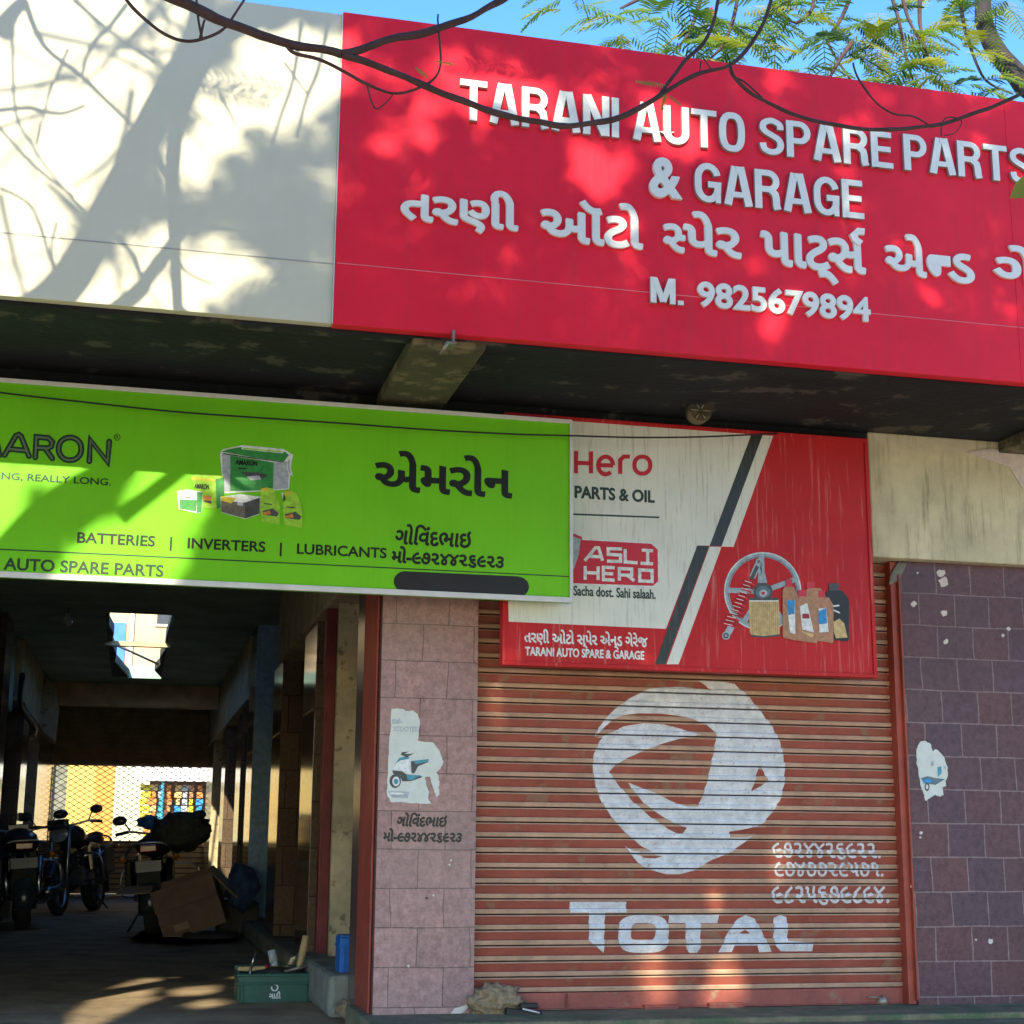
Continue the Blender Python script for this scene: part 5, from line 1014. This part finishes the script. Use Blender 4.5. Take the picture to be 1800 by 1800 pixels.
for k, (p, w) in enumerate(shad):
    t = 1.7+.06*(k % 4); pts = catmull([LP(x, y, YF, t) for x, y in p], 4); w *= 1.35; b.tube(pts, [w*(1-.45*i/len(pts)) for i in range(len(pts))], m_twig, 6)
tpart(b, 'twigs', tr1)
vis = [(4.6, .021, .013, [(120,-120),(250,-32),(330,8),(400,40),(500,75),(600,95)]), (4.6, .013, .010, [(600,95),(700,68),(790,45),(850,18),(905,-14),(960,-60)]), (4.6, .0115, .0095, [(600,95),(640,104),(700,130),(780,165),(860,195),(930,212),(1000,222),(1060,215),(1130,190),(1165,165)]),
       (4.6, .0075, .006, [(1160,168),(1200,110),(1240,70),(1258,30),(1268,-30)]), (4.6, .0085, .006, [(1160,168),(1200,143),(1240,128),(1285,112),(1330,65),(1352,15),(1365,-40)]),
       (4.6, .007, .003, [(500,75),(515,92),(560,105),(605,125),(645,147),(690,165),(735,155),(765,135),(775,95),(770,25)]), (4.6, .003, .002, [(645,147),(652,175),(662,192),(680,180),(692,165)]), (4.6, .0055, .004, [(215,-10),(240,20),(285,58),(325,73),(360,68),(400,45),(430,0),(440,-30)]), (4.6, .004, .003, [(355,68),(350,40),(345,0),(340,-20)]), (4.6, .0045, .003, [(352,68),(360,35)]),
       (4.45, .006, .0075, [(1282,112),(1290,135),(1330,170),(1400,203),(1480,222),(1560,228),(1640,220),(1720,197),(1780,172),(1860,130),(2050,60),(2300,-60)]), (4.45, .003, .003, [(1290,135),(1310,145),(1340,172)]), (4.45, .004, .003, [(1500,110),(1510,140),(1540,180),(1570,201),(1605,205),(1630,218)]), (4.4, .0028, .002, [(1655,238),(1656,215),(1668,205),(1690,212),(1680,232),(1660,238)]), (4.6, .003, .002, [(1232,108),(1230,130)]), (4.6, .003, .002, [(1235,100),(1250,122)])]
b = MB(); q0 = LP(385, 62, YF, 2.3); q1 = PY(120, -120, 4.6); b.tube(catmull([q0, (q0+q1)/2+Vector((-.1, 0, .12)), q1], 5), [.034-.0013*i for i in range(11)], m_twig, 8); tpart(b, 'branch', tr1)
for Y, r0, r1, p in vis:
    b = MB(); pts = catmull([PY(x, y, Y) for x, y in p], 5); pts = [q+Vector((noise.noise(q*9), noise.noise(q*9+Vector((5, 1, 2))), noise.noise(q*9+Vector((2, 7, 3)))))*min(.009, r0*.9) if 0 < i < len(pts)-1 else q for i, q in enumerate(pts)]; m_ = len(pts); b.tube(pts, [(r0+(r1-r0)*i/m_)*(1+.22*noise.noise(pts[i]*14)) for i in range(m_)], m_twig, 8); tpart(b, 'branch', tr1)
b = MB(); rr = random.Random(4)
for x, y, dx, dz, L in ((765,108,1,.05,.06), (730,118,.4,-.3,.05), (1170,150,-1,.05,.085), (1170,165,-.3,-1,.06), (1150,148,-1,.1,.07), (1175,168,.6,-.4,.05)): leaf(b, PY(x, y, 4.55), Vector((dx, -.1, dz)), Vector((0, -.8, .6)), L, m_leaf_y, .15, 10, .004, .3, rr)
q = [PY(x, y, 4.3) for x, y in ((1775, 348), (1785, 322), (1800, 308), (1830, 298), (1860, 310), (1830, 335), (1800, 348))]; b.prism(q, .002, m_leaf_y)
tpart(b, 'leaves', tr1)
# crown: leaves stand where they shade the front, with gaps where sunlight gets through
def LXZ(px_, py_, Y): p = PY(px_, py_, Y); q = p-SUN_D*((Y-YF)/SUN_D.y); return (q.x, q.z)
def LZf(px_, py_): p = PZ(px_, py_, FL); q = p-SUN_D*((p.y-YF)/SUN_D.y); return (q.x, q.z)
lit = []; soft = set()
def add(L, Y): lit.append([LXZ(x, y, Y) for x, y in L])
add([(-900,-300),(330,-60),(325,70),(265,150),(245,200),(160,345),(40,540),(-900,520)], YF)
add([(430,75),(590,45),(590,175),(480,190),(395,225),(345,315),(305,300),(320,230),(370,160)], YF)
add([(330,460),(405,405),(425,440),(390,510),(235,545)], YF); add([(212,450),(270,400),(290,430),(255,500),(225,560),(140,540)], YF)
add([(612,60),(700,85),(1000,130),(1180,150),(1150,190),(1000,195),(760,185),(620,165)], YF); soft.add(len(lit)-1)
add([(300,300),(420,230),(560,180),(575,235),(400,255),(350,330),(310,470),(250,470)], YF); soft.add(len(lit)-1)
def el(x, y, a, c, Y): add([(x+a*math.cos(2*math.pi*k/10), y+c*math.sin(2*math.pi*k/10)) for k in range(10)], Y)
el(690, 240, 22, 26, YF); el(1030, 283, 26, 30, YF); el(1360, 572, 22, 24, YF); el(1385, 138, 22, 12, YF); add([(1145,185),(1235,215),(1245,262),(1150,250)], YF); el(840, 215, 14, 16, YF); el(950, 175, 25, 20, YF); el(1100, 290, 18, 14, YF)
add([(-90,795),(40,800),(42,920),(22,1012),(-90,1012)], GY); add([(85,805),(182,812),(165,848),(120,870),(98,855)], GY); add([(250,815),(325,820),(305,870),(240,960),(205,1000),(150,1045),(82,1045),(112,960),(170,930),(220,880)], GY); add([(305,885),(345,850),(362,900),(300,1045),(190,1045),(240,975)], GY); add([(370,840),(460,845),(455,868),(400,868)], GY)
lit.append([LZf(*p) for p in ((276,1713),(205,1733),(150,1770),(105,1815),(165,1815),(200,1785),(262,1762),(272,1738))]); lit.append([LZf(*p) for p in ((298,1738),(385,1730),(384,1744),(312,1750))]); lit.append([LZf(*p) for p in ((330,1760),(400,1755),(392,1768),(332,1772))])
add([(1122,1685),(1174,1685),(1172,1760),(1124,1760)], SY); add([(1244,1685),(1298,1685),(1296,1760),(1246,1760)], SY); el(1362, 1512, 20, 34, SY); el(1254, 1578, 14, 30, SY); el(870, 1215, 40, 12, SY)
box_ = [(min(p[0] for p in q), max(p[0] for p in q), min(p[1] for p in q), max(p[1] for p in q)) for q in lit]
def inside(x, z):
    for n_, (q, (a, c, e, g)) in enumerate(zip(lit, box_)):
        if not (a <= x <= c and e <= z <= g): continue
        r_ = False; j = len(q)-1
        for i in range(len(q)):
            if (q[i][1] > z) != (q[j][1] > z) and x < (q[j][0]-q[i][0])*(z-q[i][1])/(q[j][1]-q[i][1])+q[i][0]: r_ = not r_
            j = i
        if r_ and (n_ not in soft or rr.random() < .3): return True
    return False
b = MB(); rr = random.Random(99); cnt = 0
x0, x1, z0, z1 = -4.2, 6.4, EYE-1.5, EYE+3.75; step = .135
nxs = int((x1-x0)/step); nzs = int((z1-z0)/step)
for lay in range(8):
    for i in range(nxs):
        for j in range(nzs):
            x = x0+(i+rr.random())*step; z = z0+(j+rr.random())*step
            if (lay > 2 and z > FB+.1) or (lay > 1 and x < -3) or (lay > 4 and x > .4): continue
            for tr_ in range(6):
                a = rr.uniform(0, 2*math.pi); L = rr.uniform(.26, .4)*(1, .8, .6, .45, .35, .28)[tr_]; dd = Vector((math.cos(a), rr.uniform(-.3, .3), math.sin(a)))
                px_, pz_ = -dd.z*L*.17, dd.x*L*.17
                hit = any(inside(x+dd.x*L*k+s_*px_, z+dd.z*L*k+s_*pz_) for k, s_ in ((0, 0), (.35, 0), (.35, 1), (.35, -1), (.7, 1), (.7, -1), (.95, 0)))
                if not hit: break
            if hit: continue
            t = rr.uniform(4.8, 9.5); p = Vector((x, YF, z))-SUN_D*(t/SUN_D.y)
            leaf(b, p, dd, Vector((.1, 1, .5)), L, m_leaf if rr.random() < .7 else m_leaf_d, .15, 9, .03, .3, rr); cnt += 1
tpart(b, 'crown', tr1)
b = MB(); rr = random.Random(31)
for k in range(44):
    x, y = rr.uniform(-150, 380), rr.uniform(-40, 480); a = rr.uniform(0, math.pi); l = rr.uniform(90, 190); t = rr.uniform(2.2, 6.5); cv = rr.uniform(-40, 40)
    pts = catmull([LP(x-l*math.cos(a), y-l*math.sin(a), YF, t), LP(x+cv*math.sin(a), y-cv*math.cos(a), YF, t), LP(x+l*math.cos(a), y+l*math.sin(a), YF, t+.3)], 4); w = rr.uniform(.006, .02); b.tube(pts, [w*(1-.5*i/len(pts)) for i in range(len(pts))], m_twig, 5)
tpart(b, 'twigs', tr1)
# two fern-like leaves close to the wall whose shadows read on the panels
b = MB()
for px_, py_, dx, dz, L in ((505,160,-1,.12,.38), (350,150,1,-.05,.3), (600,25,-1,-.05,.2), (640,105,1,-.1,.26), (900,120,-1,-.06,.3), (960,140,-1,.1,.22)): leaf(b, LP(px_, py_, YF, 1.9), Vector((dx, 0, dz)), Vector((0, 1, .4)), L, m_leaf_d, .12, 16, .011, .28, rr)
tpart(b, 'leaves', tr1)
